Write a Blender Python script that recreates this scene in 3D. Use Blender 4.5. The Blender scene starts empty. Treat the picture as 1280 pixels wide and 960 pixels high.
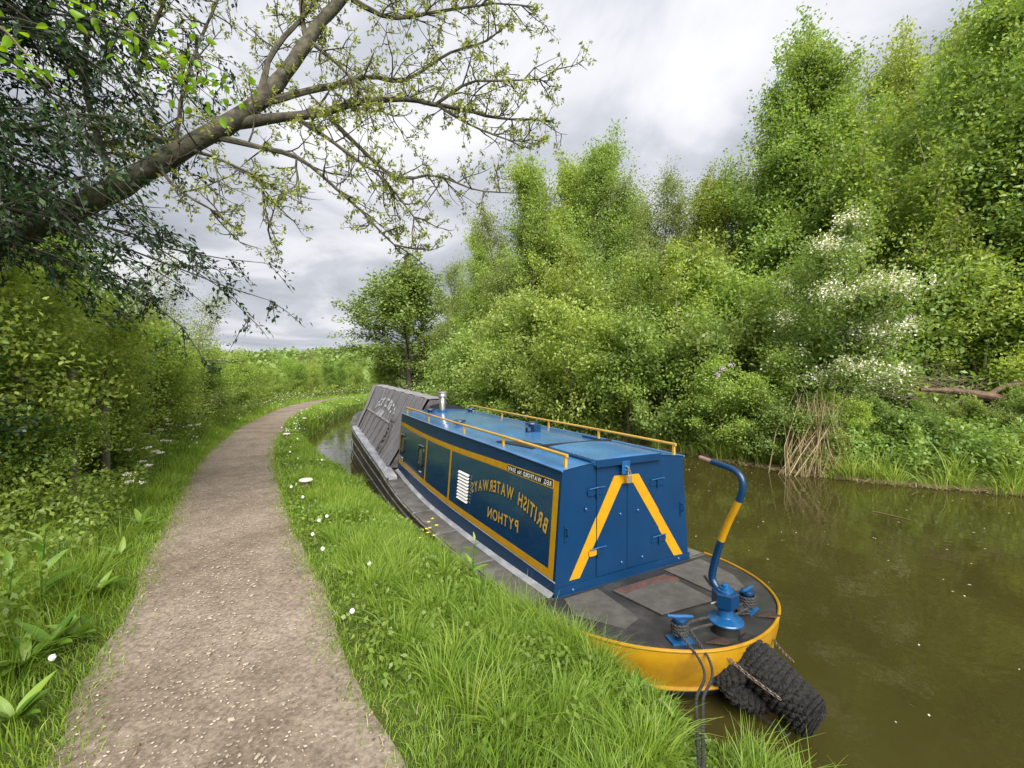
import bpy, bmesh, math, random
import numpy as np
from mathutils import Vector, Matrix
R = math.radians
scn = bpy.context.scene
COL = scn.collection

# ------------------------------------------------------------------ camera, sky, sun, exposure
F, YH, EYE = 540.0, 475.0, 2.56            # focal length and horizon row in photo pixels, eye height above the water
cam_d = bpy.data.cameras.new('camera'); cam = bpy.data.objects.new('camera', cam_d); COL.objects.link(cam)
cam_d.sensor_width = 36; cam_d.lens = F / 1280 * 36
cam_d.clip_start = 0.05; cam_d.clip_end = 3000
cam.location = (0, 0, EYE); cam.rotation_euler = (R(90) - math.atan((480 - YH) / F), 0, 0)
scn.camera = cam

SUN_EL, SUN_AZ = R(40), R(164)             # azimuth measured from +Y towards +X
w = bpy.data.worlds.new('World'); scn.world = w; w.use_nodes = True
nt = w.node_tree; nt.nodes.clear()
def WN(t, **k):
    n = nt.nodes.new(t)
    for a, b in k.items(): setattr(n, a, b)
    return n
def wl(a, b): nt.links.new(a, b)
tc = WN('ShaderNodeTexCoord'); sep = WN('ShaderNodeSeparateXYZ'); wl(tc.outputs['Generated'], sep.inputs[0])
mx = WN('ShaderNodeMath', operation='MAXIMUM'); wl(sep.outputs['Z'], mx.inputs[0]); mx.inputs[1].default_value = 0.0
ad = WN('ShaderNodeMath', operation='ADD'); wl(mx.outputs[0], ad.inputs[0]); ad.inputs[1].default_value = 0.22
dv = WN('ShaderNodeVectorMath', operation='DIVIDE'); wl(tc.outputs['Generated'], dv.inputs[0])
cmb = WN('ShaderNodeCombineXYZ')
for i in range(3): wl(ad.outputs[0], cmb.inputs[i])
wl(cmb.outputs[0], dv.inputs[1])
n1 = WN('ShaderNodeTexNoise'); n1.inputs['Scale'].default_value = 1.45; n1.inputs['Detail'].default_value = 9
n1.inputs['Roughness'].default_value = 0.52; n1.inputs['Distortion'].default_value = 0.5
wl(dv.outputs[0], n1.inputs['Vector'])
rp = WN('ShaderNodeValToRGB'); wl(n1.outputs['Fac'], rp.inputs[0])
e = rp.color_ramp.elements
e[0].position = 0.30; e[0].color = (0.36, 0.385, 0.45, 1)
e[1].position = 0.72; e[1].color = (0.98, 0.985, 1.0, 1)
for p, c in ((0.42, (0.50, 0.53, 0.595, 1)), (0.52, (0.64, 0.665, 0.73, 1)), (0.59, (0.82, 0.83, 0.88, 1))):
    q = rp.color_ramp.elements.new(p); q.color = c
# standard overcast sky: brighter towards the zenith, (1 + 2 sin el) / 3
ce = WN('ShaderNodeMath', operation='MULTIPLY_ADD'); wl(mx.outputs[0], ce.inputs[0]); ce.inputs[1].default_value = 0.10; ce.inputs[2].default_value = 0.345
bgc = WN('ShaderNodeBackground'); wl(rp.outputs[0], bgc.inputs['Color']); wl(ce.outputs[0], bgc.inputs['Strength'])
sky = WN('ShaderNodeTexSky', sky_type='NISHITA', sun_disc=False)
sky.sun_elevation = SUN_EL; sky.sun_rotation = SUN_AZ; sky.air_density = 1.2; sky.dust_density = 2.0
bgs = WN('ShaderNodeBackground'); wl(sky.outputs[0], bgs.inputs['Color']); bgs.inputs['Strength'].default_value = 0.12
n2 = WN('ShaderNodeTexNoise'); n2.inputs['Scale'].default_value = 0.8; n2.inputs['Detail'].default_value = 5; wl(dv.outputs[0], n2.inputs['Vector'])
mr = WN('ShaderNodeMapRange'); wl(n2.outputs['Fac'], mr.inputs[0]); mr.inputs[1].default_value = 0.3; mr.inputs[2].default_value = 0.42; mr.inputs[3].default_value = 0.72; mr.inputs[4].default_value = 1.0
mxs = WN('ShaderNodeMixShader'); wl(mr.outputs[0], mxs.inputs[0]); wl(bgs.outputs[0], mxs.inputs[1]); wl(bgc.outputs[0], mxs.inputs[2])
wo = WN('ShaderNodeOutputWorld'); wl(mxs.outputs[0], wo.inputs[0])

sd = bpy.data.lights.new('sun', 'SUN'); sun = bpy.data.objects.new('sun', sd); COL.objects.link(sun)
sd.energy = 3.0; sd.angle = R(50); sd.color = (1.0, 0.95, 0.88)
sdir = Vector((math.cos(SUN_EL) * math.sin(SUN_AZ), math.cos(SUN_EL) * math.cos(SUN_AZ), math.sin(SUN_EL)))
sun.rotation_euler = sdir.to_track_quat('Z', 'Y').to_euler()
scn.view_settings.view_transform = 'Standard'; scn.view_settings.look = 'None'
scn.view_settings.exposure = 1.45; scn.view_settings.gamma = 1.0; scn.view_settings.use_curve_mapping = False
scn.render.engine = 'CYCLES'
scn.cycles.max_bounces = 7; scn.cycles.diffuse_bounces = 4; scn.cycles.glossy_bounces = 3; scn.cycles.transmission_bounces = 4; scn.cycles.transparent_max_bounces = 8
scn.cycles.use_denoising = True

# ------------------------------------------------------------------ helpers
def curve(pts):
    """smooth x -> y through the points (monotone-limited Hermite), straight beyond the ends"""
    p = np.array(sorted(pts), float); x, y = p[:, 0], p[:, 1]
    h = np.diff(x); s = np.diff(y) / h; m = np.zeros(len(x)); m[0], m[-1] = s[0], s[-1]
    for i in range(1, len(x) - 1): m[i] = (s[i - 1] * h[i] + s[i] * h[i - 1]) / (h[i] + h[i - 1])
    def f(q):
        q = np.asarray(q, float); i = np.clip(np.searchsorted(x, q) - 1, 0, len(x) - 2)
        t = (q - x[i]) / h[i]; lo = q < x[0]; hi = q > x[-1]; t = np.clip(t, 0, 1)
        r = (2*t**3-3*t**2+1)*y[i] + (t**3-2*t**2+t)*h[i]*m[i] + (-2*t**3+3*t**2)*y[i+1] + (t**3-t**2)*h[i]*m[i+1]
        r = np.where(lo, y[0] + m[0]*(q-x[0]), r); r = np.where(hi, y[-1] + m[-1]*(q-x[-1]), r)
        return r
    return f
def pix(px, py, Z): return np.array([(px - 640) / F * Z, Z, EYE + (YH - py) / F * Z])   # a photo pixel at the distance Z
def hashn(x, y):
    a = np.sin(x * 12.9898 + y * 78.233) * 43758.5453; return a - np.floor(a)
def vnoise(x, y):
    xi, yi = np.floor(x), np.floor(y); fx, fy = x - xi, y - yi; fx = fx*fx*(3-2*fx); fy = fy*fy*(3-2*fy)
    a, b, c, d = hashn(xi, yi), hashn(xi+1, yi), hashn(xi, yi+1), hashn(xi+1, yi+1)
    return (a*(1-fx)+b*fx)*(1-fy) + (c*(1-fx)+d*fx)*fy
def fbm(x, y): return vnoise(x, y)*.5 + vnoise(x*2.1+7, y*2.1+3)*.3 + vnoise(x*4.3+1, y*4.3+9)*.2

def tag(o, label=None, cat=None, group=None, kind=None):
    for k, v in (('label', label), ('category', cat), ('group', group), ('kind', kind)):
        if v: o[k] = v
    return o
def empty(name, loc=(0, 0, 0), rz=0.0):
    o = bpy.data.objects.new(name, None); COL.objects.link(o); o.location = loc; o.rotation_euler = (0, 0, rz); o.empty_display_size = .2
    return o
def add(name, me, parent=None, loc=None, rot=None, scale=None):
    o = bpy.data.objects.new(name, me); COL.objects.link(o)
    if parent: o.parent = parent
    if loc is not None: o.location = loc
    if rot is not None: o.rotation_euler = rot
    if scale is not None: o.scale = scale if hasattr(scale, '__len__') else (scale,)*3
    return o
def copy_tree(o, parent=None):
    c = o.copy(); COL.objects.link(c); c.parent = parent
    for ch in [x for x in bpy.data.objects if x.parent == o]: copy_tree(ch, c)
    return c

class MB:
    """collects polygons for one mesh"""
    def __init__(s): s.v = []; s.f = []
    def quad(s, a, b, c, d): n = len(s.v); s.v += [tuple(a), tuple(b), tuple(c), tuple(d)]; s.f.append((n, n+1, n+2, n+3)); return s
    def box(s, x0, x1, y0, y1, z0, z1):
        n = len(s.v); s.v += [(x, y, z) for z in (z0, z1) for y in (y0, y1) for x in (x0, x1)]
        s.f += [tuple(n+i for i in q) for q in ((0,2,3,1),(4,5,7,6),(0,1,5,4),(2,6,7,3),(0,4,6,2),(1,3,7,5))]; return s
    def grid(s, P, closed=False):
        """P[i][j] points"""
        n = len(s.v); ni, nj = len(P), len(P[0]); s.v += [tuple(p) for r in P for p in r]
        for i in range(ni-1):
            for j in range(nj if closed else nj-1):
                k = (j+1) % nj; s.f.append((n+i*nj+j, n+i*nj+k, n+(i+1)*nj+k, n+(i+1)*nj+j))
        return s
    def tube(s, pts, rad, n=8, cap=True):
        pts = [np.array(p, float) for p in pts]; m = len(pts)
        rad = list(rad) if hasattr(rad, '__len__') else [rad]*m
        up = np.array([0.03, 0.02, 1.0]); rings = []; prev = None
        for i in range(m):
            t = pts[min(i+1, m-1)] - pts[max(i-1, 0)]; t = t/(np.linalg.norm(t)+1e-9)
            if prev is None:
                a = np.cross(t, up)
                if np.linalg.norm(a) < .1: a = np.cross(t, (1, 0, 0))
            else: a = prev - t*np.dot(prev, t)
            a = a/(np.linalg.norm(a)+1e-9); prev = a; b = np.cross(t, a)
            rings.append([pts[i] + rad[i]*(math.cos(2*math.pi*k/n)*a + math.sin(2*math.pi*k/n)*b) for k in range(n)])
        n0 = len(s.v); s.grid(rings, True)
        if cap: s.f.append(tuple(n0+k for k in range(n))[::-1]); s.f.append(tuple(n0+(m-1)*n+k for k in range(n)))
        return s
    def lathe(s, prof, c=(0, 0, 0), n=20):
        P = [[(c[0]+r*math.cos(2*math.pi*k/n), c[1]+r*math.sin(2*math.pi*k/n), c[2]+z) for k in range(n)] for r, z in prof]
        n0 = len(s.v); s.grid(P, True); s.f.append(tuple(n0+k for k in range(n))[::-1]); m = len(prof); s.f.append(tuple(n0+(m-1)*n+k for k in range(n))); return s
    def prism(s, poly, fn, d0, d1):
        """polygon (a, b) extruded: fn(a, b, d) -> point"""
        n = len(s.v); k = len(poly); s.v += [tuple(fn(a, b, d0)) for a, b in poly] + [tuple(fn(a, b, d1)) for a, b in poly]
        s.f.append(tuple(range(n, n+k))); s.f.append(tuple(range(n+k, n+2*k))[::-1])
        for i in range(k): j = (i+1) % k; s.f.append((n+i, n+k+i, n+k+j, n+j))
        return s
    def mesh(s, name, m, smooth=False, bevel=0.0):
        me = bpy.data.meshes.new(name); me.from_pydata(s.v, [], s.f); me.update()
        bm = bmesh.new(); bm.from_mesh(me)
        if bevel: bmesh.ops.bevel(bm, geom=bm.edges[:], offset=bevel, segments=2, affect='EDGES', profile=.6)
        bmesh.ops.recalc_face_normals(bm, faces=bm.faces[:]); bm.to_mesh(me); bm.free()
        me.materials.append(m)
        if smooth: me.polygons.foreach_set('use_smooth', [True]*len(me.polygons)); 
        if smooth:
            try: me.set_sharp_from_angle(angle=R(40))
            except Exception: pass
        return me
    def build(s, name, m, parent=None, smooth=False, bevel=0.0): return add(name, s.mesh(name, m, smooth, bevel), parent)

def mesh_np(name, V, Q, m, rnd=None, smooth=False):
    """quads Q (N,4) over vertices V (M,3)"""
    me = bpy.data.meshes.new(name); V = np.ascontiguousarray(V, np.float32); Q = np.ascontiguousarray(Q, np.int32)
    me.vertices.add(len(V)); me.vertices.foreach_set('co', V.ravel())
    me.loops.add(Q.size); me.loops.foreach_set('vertex_index', Q.ravel())
    me.polygons.add(len(Q)); me.polygons.foreach_set('loop_start', np.arange(0, Q.size, 4, dtype=np.int32)); me.polygons.foreach_set('loop_total', np.full(len(Q), 4, np.int32))
    if smooth: me.polygons.foreach_set('use_smooth', np.ones(len(Q), bool))
    me.update(calc_edges=True)
    if rnd is not None: a = me.attributes.new('rnd', 'FLOAT', 'POINT'); a.data.foreach_set('value', np.ascontiguousarray(rnd, np.float32))
    me.materials.append(m); return me

def leaves(rng, C, L, W, D=None, updir=0.6, droop=0.25, clump=None):
    """leaf-shaped folded quads: centres C (N,3), length L, width W, growth direction D"""
    N = len(C); L = np.broadcast_to(L, (N,))*rng.uniform(.65, 1.25, N); W = np.broadcast_to(W, (N,))*rng.uniform(.7, 1.2, N)
    d = rng.normal(size=(N, 3))*.9
    if D is not None: d = d*.55 + D
    d[:, 2] -= droop; d /= np.linalg.norm(d, axis=1)[:, None]+1e-9
    nrm = rng.normal(size=(N, 3))*.6; nrm[:, 2] += updir
    s = np.cross(d, nrm); s /= np.linalg.norm(s, axis=1)[:, None]+1e-9
    n = np.cross(s, d)
    b = C - d*L[:, None]*.5; t = C + d*L[:, None]*.5 - n*L[:, None]*.12; mid = C - d*L[:, None]*.05
    r = mid + s*W[:, None]*.5 + n*W[:, None]*.12; l = mid - s*W[:, None]*.5 + n*W[:, None]*.12
    V = np.stack([b, r, t, l], 1).reshape(-1, 3); Q = np.arange(4*N).reshape(N, 4)
    rn = rng.random(N)*.55 + (clump if clump is not None else rng.random(N))*.45
    return V, Q, np.repeat(rn, 4)
def blades(rng, P, H, W, lean, lv=4, tip=.12):
    """grass blades: roots P, lengths H, widths W, lean = horizontal bend vectors (N,2) as a share of the length"""
    N = len(P); az = rng.uniform(0, 2*np.pi, N); s = np.stack([np.cos(az), np.sin(az), np.zeros(N)], 1)
    ts = np.linspace(0, 1, lv); out = []
    for t in ts:
        c = P.copy(); bend = np.linalg.norm(lean, axis=1)
        c[:, :2] += lean*(H*t**1.8)[:, None]; c[:, 2] += H*(t - .45*np.minimum(bend, 1.6)*t**2.4)
        wd = W*(1-t)**.7*.5 + W*tip*.5*t
        out += [c - s*wd[:, None], c + s*wd[:, None]]
    V = np.stack(out, 1).reshape(-1, 3); k = 2*lv; base = np.arange(N)[:, None]*k
    Q = np.concatenate([base + np.array([[2*i, 2*i+1, 2*i+3, 2*i+2]]) for i in range(lv-1)], 0)
    return V, Q, np.repeat(rng.random(N), k)
def join(parts):
    Vs, Qs, Rs, n = [], [], [], 0
    for V, Q, r in parts: Vs.append(V); Qs.append(Q+n); Rs.append(r); n += len(V)
    return np.concatenate(Vs), np.concatenate(Qs), np.concatenate(Rs)

# ------------------------------------------------------------------ materials
def newmat(name):
    m = bpy.data.materials.new(name); m.use_nodes = True; t = m.node_tree; b = t.nodes['Principled BSDF']; return m, t, b
def nz(t, scale, detail=4, rough=.55, coord='Object', dist=0.0):
    c = t.nodes.new('ShaderNodeTexCoord'); n = t.nodes.new('ShaderNodeTexNoise'); n.inputs['Scale'].default_value = scale; n.inputs['Detail'].default_value = detail
    n.inputs['Roughness'].default_value = rough; n.inputs['Distortion'].default_value = dist; t.links.new(c.outputs[coord], n.inputs['Vector']); return n
def ramp(t, src, stops):
    r = t.nodes.new('ShaderNodeValToRGB'); t.links.new(src, r.inputs[0]); e = r.color_ramp.elements
    e[0].position, e[0].color = stops[0][0], (*stops[0][1], 1); e[1].position, e[1].color = stops[-1][0], (*stops[-1][1], 1)
    for p, c in stops[1:-1]: q = e.new(p); q.color = (*c, 1)
    return r
def bump(t, b, src, strength, dist):
    n = t.nodes.new('ShaderNodeBump'); n.inputs['Strength'].default_value = strength; n.inputs['Distance'].default_value = dist
    t.links.new(src, n.inputs['Height']); t.links.new(n.outputs[0], b.inputs['Normal']); return n
def mat(name, c, rough=.5, metal=0, var=.12, vs=6, bs=0.0, bd=.004, bscale=None, spec=.5, coat=0, stretch=None):
    m, t, b = newmat(name)
    n = nz(t, vs, 5); lo = tuple(x*(1-var) for x in c); hi = tuple(min(1, x*(1+var)) for x in c)
    r = ramp(t, n.outputs['Fac'], [(.3, lo), (.7, hi)]); t.links.new(r.outputs[0], b.inputs['Base Color'])
    b.inputs['Roughness'].default_value = rough; b.inputs['Metallic'].default_value = metal; b.inputs['Specular IOR Level'].default_value = spec
    b.inputs['Coat Weight'].default_value = coat; b.inputs['Coat Roughness'].default_value = .08
    if bs: n2 = nz(t, bscale or vs*4, 5); bump(t, b, n2.outputs['Fac'], bs, bd)
    return m
def leafmat(name, stops, trans=.35, rough=.45, hue=.5, spec=.4):
    """stops: colours over the per-leaf value; each object shifts a little"""
    m, t, b = newmat(name)
    a = t.nodes.new('ShaderNodeAttribute'); a.attribute_name = 'rnd'
    r = ramp(t, a.outputs['Fac'], stops)
    oi = t.nodes.new('ShaderNodeObjectInfo'); hs = t.nodes.new('ShaderNodeHueSaturation')
    mp = t.nodes.new('ShaderNodeMapRange'); mp.inputs[3].default_value = .5-.014; mp.inputs[4].default_value = .5+.010; t.links.new(oi.outputs['Random'], mp.inputs[0]); t.links.new(mp.outputs[0], hs.inputs['Hue'])
    mv = t.nodes.new('ShaderNodeMapRange'); mv.inputs[3].default_value = .85; mv.inputs[4].default_value = 1.15
    ml = t.nodes.new('ShaderNodeMath'); ml.operation = 'MULTIPLY'; ml.inputs[1].default_value = 7.31; fr = t.nodes.new('ShaderNodeMath'); fr.operation = 'FRACT'
    t.links.new(oi.outputs['Random'], ml.inputs[0]); t.links.new(ml.outputs[0], fr.inputs[0]); t.links.new(fr.outputs[0], mv.inputs[0]); t.links.new(mv.outputs[0], hs.inputs['Value'])
    t.links.new(r.outputs[0], hs.inputs['Color']); t.links.new(hs.outputs[0], b.inputs['Base Color'])
    b.inputs['Roughness'].default_value = rough; b.inputs['Specular IOR Level'].default_value = spec
    tr = t.nodes.new('ShaderNodeBsdfTranslucent'); br = t.nodes.new('ShaderNodeMixRGB'); br.blend_type = 'MULTIPLY'; br.inputs[0].default_value = 1; br.inputs[2].default_value = (1.35, 1.25, .55, 1)
    t.links.new(hs.outputs[0], br.inputs[1]); t.links.new(br.outputs[0], tr.inputs['Color'])
    mx = t.nodes.new('ShaderNodeMixShader'); mx.inputs[0].default_value = trans; t.links.new(b.outputs[0], mx.inputs[1]); t.links.new(tr.outputs[0], mx.inputs[2])
    t.links.new(mx.outputs[0], t.nodes['Material Output'].inputs['Surface']); return m

M = {}
M['leaf_mid'] = leafmat('leaf_mid', [(0, (0.140, 0.213, 0.062)), (.5, (0.248, 0.350, 0.092)), (1, (0.401, 0.494, 0.139))], .48)
M['leaf_bright'] = leafmat('leaf_bright', [(0, (0.166, 0.261, 0.054)), (.5, (0.293, 0.429, 0.085)), (1, (0.467, 0.572, 0.180))], .48)
M['leaf_yellow'] = leafmat('leaf_yellow', [(0, (0.179, 0.251, 0.050)), (.5, (0.310, 0.411, 0.093)), (1, (0.454, 0.547, 0.167))], .48)
M['leaf_grey'] = leafmat('leaf_grey', [(0, (0.152, 0.208, 0.077)), (.5, (0.252, 0.325, 0.125)), (1, (0.383, 0.450, 0.192))], .48)
M['leaf_cool'] = leafmat('leaf_cool', [(0, (0.118, 0.210, 0.054)), (.5, (0.221, 0.342, 0.090)), (1, (0.396, 0.480, 0.153))], .48)
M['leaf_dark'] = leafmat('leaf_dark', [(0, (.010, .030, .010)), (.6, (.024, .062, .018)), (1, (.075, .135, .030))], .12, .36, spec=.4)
M['leaf_hedge'] = leafmat('leaf_hedge', [(0, (.110, .195, .040)), (.5, (.235, .360, .066)), (1, (.365, .480, .105))], .48)
M['leaf_ash'] = leafmat('leaf_ash', [(0, (0.130, 0.179, 0.039)), (.5, (0.244, 0.299, 0.069)), (1, (0.423, 0.463, 0.117))], .40)
M['leaf_oak'] = leafmat('leaf_oak', [(0, (0.110, 0.182, 0.043)), (.5, (0.202, 0.297, 0.066)), (1, (0.312, 0.414, 0.108))], .3)
M['leaf_lime'] = leafmat('leaf_lime', [(0, (0.120, 0.264, 0.012)), (1, (0.240, 0.432, 0.024))], .5)
M['leaf_weed'] = leafmat('leaf_weed', [(0, (0.071, 0.149, 0.020)), (.5, (0.143, 0.263, 0.032)), (1, (0.258, 0.378, 0.079))], .34, .4)
M['grass'] = leafmat('grass', [(0, (0.098, 0.178, 0.020)), (.45, (0.179, 0.290, 0.030)), (.8, (0.266, 0.365, 0.050)), (.955, (0.347, 0.394, 0.101)), (1, (0.484, 0.355, 0.269))], .34, .45)
M['reed'] = leafmat('reed', [(0, (0.138, 0.252, 0.036)), (.6, (0.276, 0.416, 0.072)), (.85, (0.386, 0.479, 0.130)), (1, (0.580, 0.479, 0.245))], .3, .45)
M['straw'] = leafmat('straw', [(0, (.20, .15, .07)), (.5, (.36, .29, .15)), (1, (.50, .42, .24))], .15, .7)
M['litter'] = leafmat('litter', [(0, (.05, .035, .02)), (.6, (.13, .09, .05)), (1, (.30, .23, .13))], .1, .8)
M['blossom'] = leafmat('blossom', [(0, (.62, .62, .54)), (1, (.85, .85, .78))], .25, .6)
M['lilac'] = mat('lilac', (.50, .36, .55), .6)
M['petal_white'] = mat('petal_white', (.78, .77, .72), .6)
M['petal_yellow'] = mat('petal_yellow', (.85, .60, .02), .5)
M['bark'] = mat('bark', (.070, .064, .042), .9, var=.65, vs=11, bs=.6, bd=.02, bscale=22)
M['bark_pale'] = mat('bark_pale', (.30, .27, .19), .85, var=.35, vs=7, bs=.4, bd=.02)
M['twig'] = mat('twig', (.115, .085, .055), .8, var=.3)
M['holly_twig'] = mat('holly_twig', (.035, .034, .022), .8, var=.3)
M['dead_wood'] = mat('dead_wood', (.20, .155, .115), .85, var=.4, vs=8, bs=.5, bd=.01)
M['rotten'] = mat('rotten', (.105, .066, .042), .85, var=.5, vs=6, bs=.7, bd=.03)
M['post'] = mat('post', (.17, .15, .10), .9, var=.35, vs=14, bs=.6, bd=.01)
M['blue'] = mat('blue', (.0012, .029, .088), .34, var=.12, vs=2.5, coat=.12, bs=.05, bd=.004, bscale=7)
M['blue_skylit'] = mat('blue_skylit', (.045, .158, .38), .20, var=.18, vs=2.2, coat=.35, bs=.10, bd=.006, bscale=3)  # same cabin blue, lightened: the sky's reflection is put into the base colour
M['blue_bright'] = mat('blue_bright', (.006, .072, .20), .32, var=.15, vs=12, coat=.3)
M['blue_reflect_tint'] = mat('blue_reflect_tint', (.004, .034, .105), .14, var=.12, vs=2, coat=.6, bs=.04, bd=.004, bscale=5)  # cabin side blue with the reflected bank greenery tinted into its base colour
M['gold'] = mat('gold', (.45, .235, .006), .35, var=.10, vs=8, coat=.2)
M['gold_rail'] = mat('gold_rail', (.48, .28, .04), .38, var=.15, vs=6)
M['gold_text'] = mat('gold_text', (.47, .29, .05), .45, var=.2, vs=20)
M['black'] = mat('black', (.010, .010, .010), .45, var=.4)
M['white'] = mat('white', (.78, .78, .76), .4, var=.05)
M['steel'] = mat('steel', (.52, .49, .44), .35, .85, var=.25, vs=9)
M['rust_chain'] = mat('rust_chain', (.20, .155, .125), .5, .7, var=.4, vs=30)
M['iron'] = mat('iron', (.05, .03, .022), .7, .3, var=.5, vs=30)
M['copper'] = mat('copper', (.36, .22, .18), .45, .5, var=.3, vs=20)
M['brass'] = mat('brass', (.60, .52, .36), .35, .8, var=.1)
M['rubber'] = mat('rubber', (.012, .011, .010), .6, var=.3)
M['stone'] = mat('stone', (.33, .28, .215), .85, var=.5, vs=9)
M['bollard'] = mat('bollard', (.60, .55, .49), .8, var=.25, vs=18, bs=.3, bd=.004)
M['bollard_stem'] = mat('bollard_stem', (.16, .11, .085), .85, var=.4, vs=18)
M['soil'] = mat('soil', (.055, .045, .025), .95, var=.5, vs=3)
M['glass'] = mat('glass', (.10, .12, .09), .06, var=.3, vs=4, spec=.8)
M['hill'] = mat('hill', (.10, .18, .035), .95, var=.3, vs=.05)

def worn(name, base, dark, pale, rough, vs, grime=None, stretch=(1, 1, 1), bs=.3, bd=.004):
    m, t, b = newmat(name)
    c = t.nodes.new('ShaderNodeTexCoord'); mp = t.nodes.new('ShaderNodeMapping'); mp.inputs['Scale'].default_value = stretch; t.links.new(c.outputs['Object'], mp.inputs[0])
    n = t.nodes.new('ShaderNodeTexNoise'); n.inputs['Scale'].default_value = vs; n.inputs['Detail'].default_value = 8; n.inputs['Roughness'].default_value = .65; t.links.new(mp.outputs[0], n.inputs['Vector'])
    r = ramp(t, n.outputs['Fac'], [(.30, dark), (.5, base), (.72, pale)]); t.links.new(r.outputs[0], b.inputs['Base Color'])
    n2 = nz(t, vs*6, 6, .7); bump(t, b, n2.outputs['Fac'], bs, bd)
    r2 = ramp(t, n.outputs['Fac'], [(.3, (rough*1.1,)*3), (.7, (rough*.75,)*3)]); t.links.new(r2.outputs[0], b.inputs['Roughness'])
    return m
M['hull'] = worn('hull', (.060, .050, .040), (.028, .023, .018), (.15, .135, .115), .55, 2.2, stretch=(1, .7, 2.4), bs=.25)
M['strake'] = worn('strake', (.13, .12, .105), (.06, .052, .045), (.30, .29, .27), .6, 5)
M['deck_dark'] = worn('deck_dark', (.030, .029, .028), (.014, .014, .014), (.07, .066, .062), .5, 3)
M['deck_grey'] = worn('deck_grey', (.072, .069, .062), (.048, .046, .042), (.105, .10, .09), .75, 7, bs=.5)
M['deck_red'] = worn('deck_red', (.085, .045, .036), (.042, .036, .032), (.17, .06, .046), .7, 16)
M['gunwale'] = worn('gunwale', (.095, .09, .08), (.05, .047, .042), (.17, .162, .15), .6, 4)
M['white_worn'] = worn('white_worn', (.235, .24, .26), (.14, .145, .16), (.40, .41, .43), .5, 7, stretch=(1, .4, 1))
M['cloth'] = worn('cloth', (.15, .143, .15), (.10, .095, .10), (.22, .21, .22), .7, 3, stretch=(1, 3.5, .5), bs=.25, bd=.012)
M['cloth_dark'] = worn('cloth_dark', (.075, .068, .07), (.03, .028, .03), (.16, .15, .15), .75, 6)
M['cloth_pale'] = worn('cloth_pale', (.23, .22, .225), (.16, .155, .16), (.31, .30, .30), .7, 4)
M['yellow_band'] = worn('yellow_band', (.33, .175, .005), (.22, .11, .006), (.39, .22, .010), .38, 3, bs=.15, bd=.008)
M['paint_white_faded'] = mat('paint_white_faded', (.36, .37, .39), .7, var=.35, vs=14)

def rope_mat():
    m, t, b = newmat('rope'); c = t.nodes.new('ShaderNodeTexCoord'); n = nz(t, 60, 4)
    r = ramp(t, n.outputs['Fac'], [(.35, (.012, .012, .012)), (.7, (.05, .05, .048))]); t.links.new(r.outputs[0], b.inputs['Base Color']); b.inputs['Roughness'].default_value = .75
    bump(t, b, n.outputs['Fac'], .5, .003); return m
M['rope'] = rope_mat()
def fender_mat():
    m, t, b = newmat('fender_rope'); n = nz(t, 26, 6, .7)
    r = ramp(t, n.outputs['Fac'], [(.38, (.005, .005, .0045)), (.62, (.017, .016, .014)), (.76, (.07, .062, .05)), (.88, (.16, .14, .11))]); t.links.new(r.outputs[0], b.inputs['Base Color'])
    b.inputs['Roughness'].default_value = .85; n2 = nz(t, 160, 4); bump(t, b, n2.outputs['Fac'], .9, .006); return m
M['fender'] = fender_mat()
def path_mat():
    m, t, b = newmat('path'); n = nz(t, .9, 8, .6); n2 = nz(t, 34, 6, .7); n3 = nz(t, 5, 7, .65)
    r = ramp(t, n.outputs['Fac'], [(.32, (.185, .146, .110)), (.5, (.25, .204, .160)), (.7, (.31, .26, .21))])
    r2 = ramp(t, n2.outputs['Fac'], [(.38, (.62, .60, .58)), (.56, (1, 1, 1)), (.72, (1.35, 1.32, 1.25))])
    r3 = ramp(t, n3.outputs['Fac'], [(.35, (.80, .79, .78)), (.65, (1.12, 1.12, 1.1))])
    x = t.nodes.new('ShaderNodeMixRGB'); x.blend_type = 'MULTIPLY'; x.inputs[0].default_value = 1; t.links.new(r.outputs[0], x.inputs[1]); t.links.new(r2.outputs[0], x.inputs[2])
    y = t.nodes.new('ShaderNodeMixRGB'); y.blend_type = 'MULTIPLY'; y.inputs[0].default_value = 1; t.links.new(x.outputs[0], y.inputs[1]); t.links.new(r3.outputs[0], y.inputs[2])
    t.links.new(y.outputs[0], b.inputs['Base Color']); b.inputs['Roughness'].default_value = .92; b.inputs['Specular IOR Level'].default_value = .2
    bump(t, b, n2.outputs['Fac'], .7, .012); return m
M['path'] = path_mat()
def ground_mat():
    m, t, b = newmat('ground'); n = nz(t, 1.6, 8, .65); r = ramp(t, n.outputs['Fac'], [(.3, (.040, .048, .014)), (.5, (.075, .105, .022)), (.72, (.11, .17, .03))])
    t.links.new(r.outputs[0], b.inputs['Base Color']); b.inputs['Roughness'].default_value = .95; b.inputs['Specular IOR Level'].default_value = .1
    n2 = nz(t, 18, 6, .7); bump(t, b, n2.outputs['Fac'], .8, .05); return m
M['ground'] = ground_mat()
def water_mat():
    m, t, b = newmat('water'); n = nz(t, .35, 4); r = ramp(t, n.outputs['Fac'], [(.3, (.034, .030, .008)), (.7, (.046, .039, .011))])
    t.links.new(r.outputs[0], b.inputs['Base Color']); b.inputs['Roughness'].default_value = .02; b.inputs['IOR'].default_value = 1.36
    n1 = nz(t, 1.1, 3, .5, dist=.6); n2 = nz(t, 6.0, 3, .5)
    a = t.nodes.new('ShaderNodeMath'); a.operation = 'MULTIPLY_ADD'; a.inputs[1].default_value = .22; t.links.new(n2.outputs['Fac'], a.inputs[0]); t.links.new(n1.outputs['Fac'], a.inputs[2])
    bump(t, b, a.outputs[0], .16, .05); return m
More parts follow.
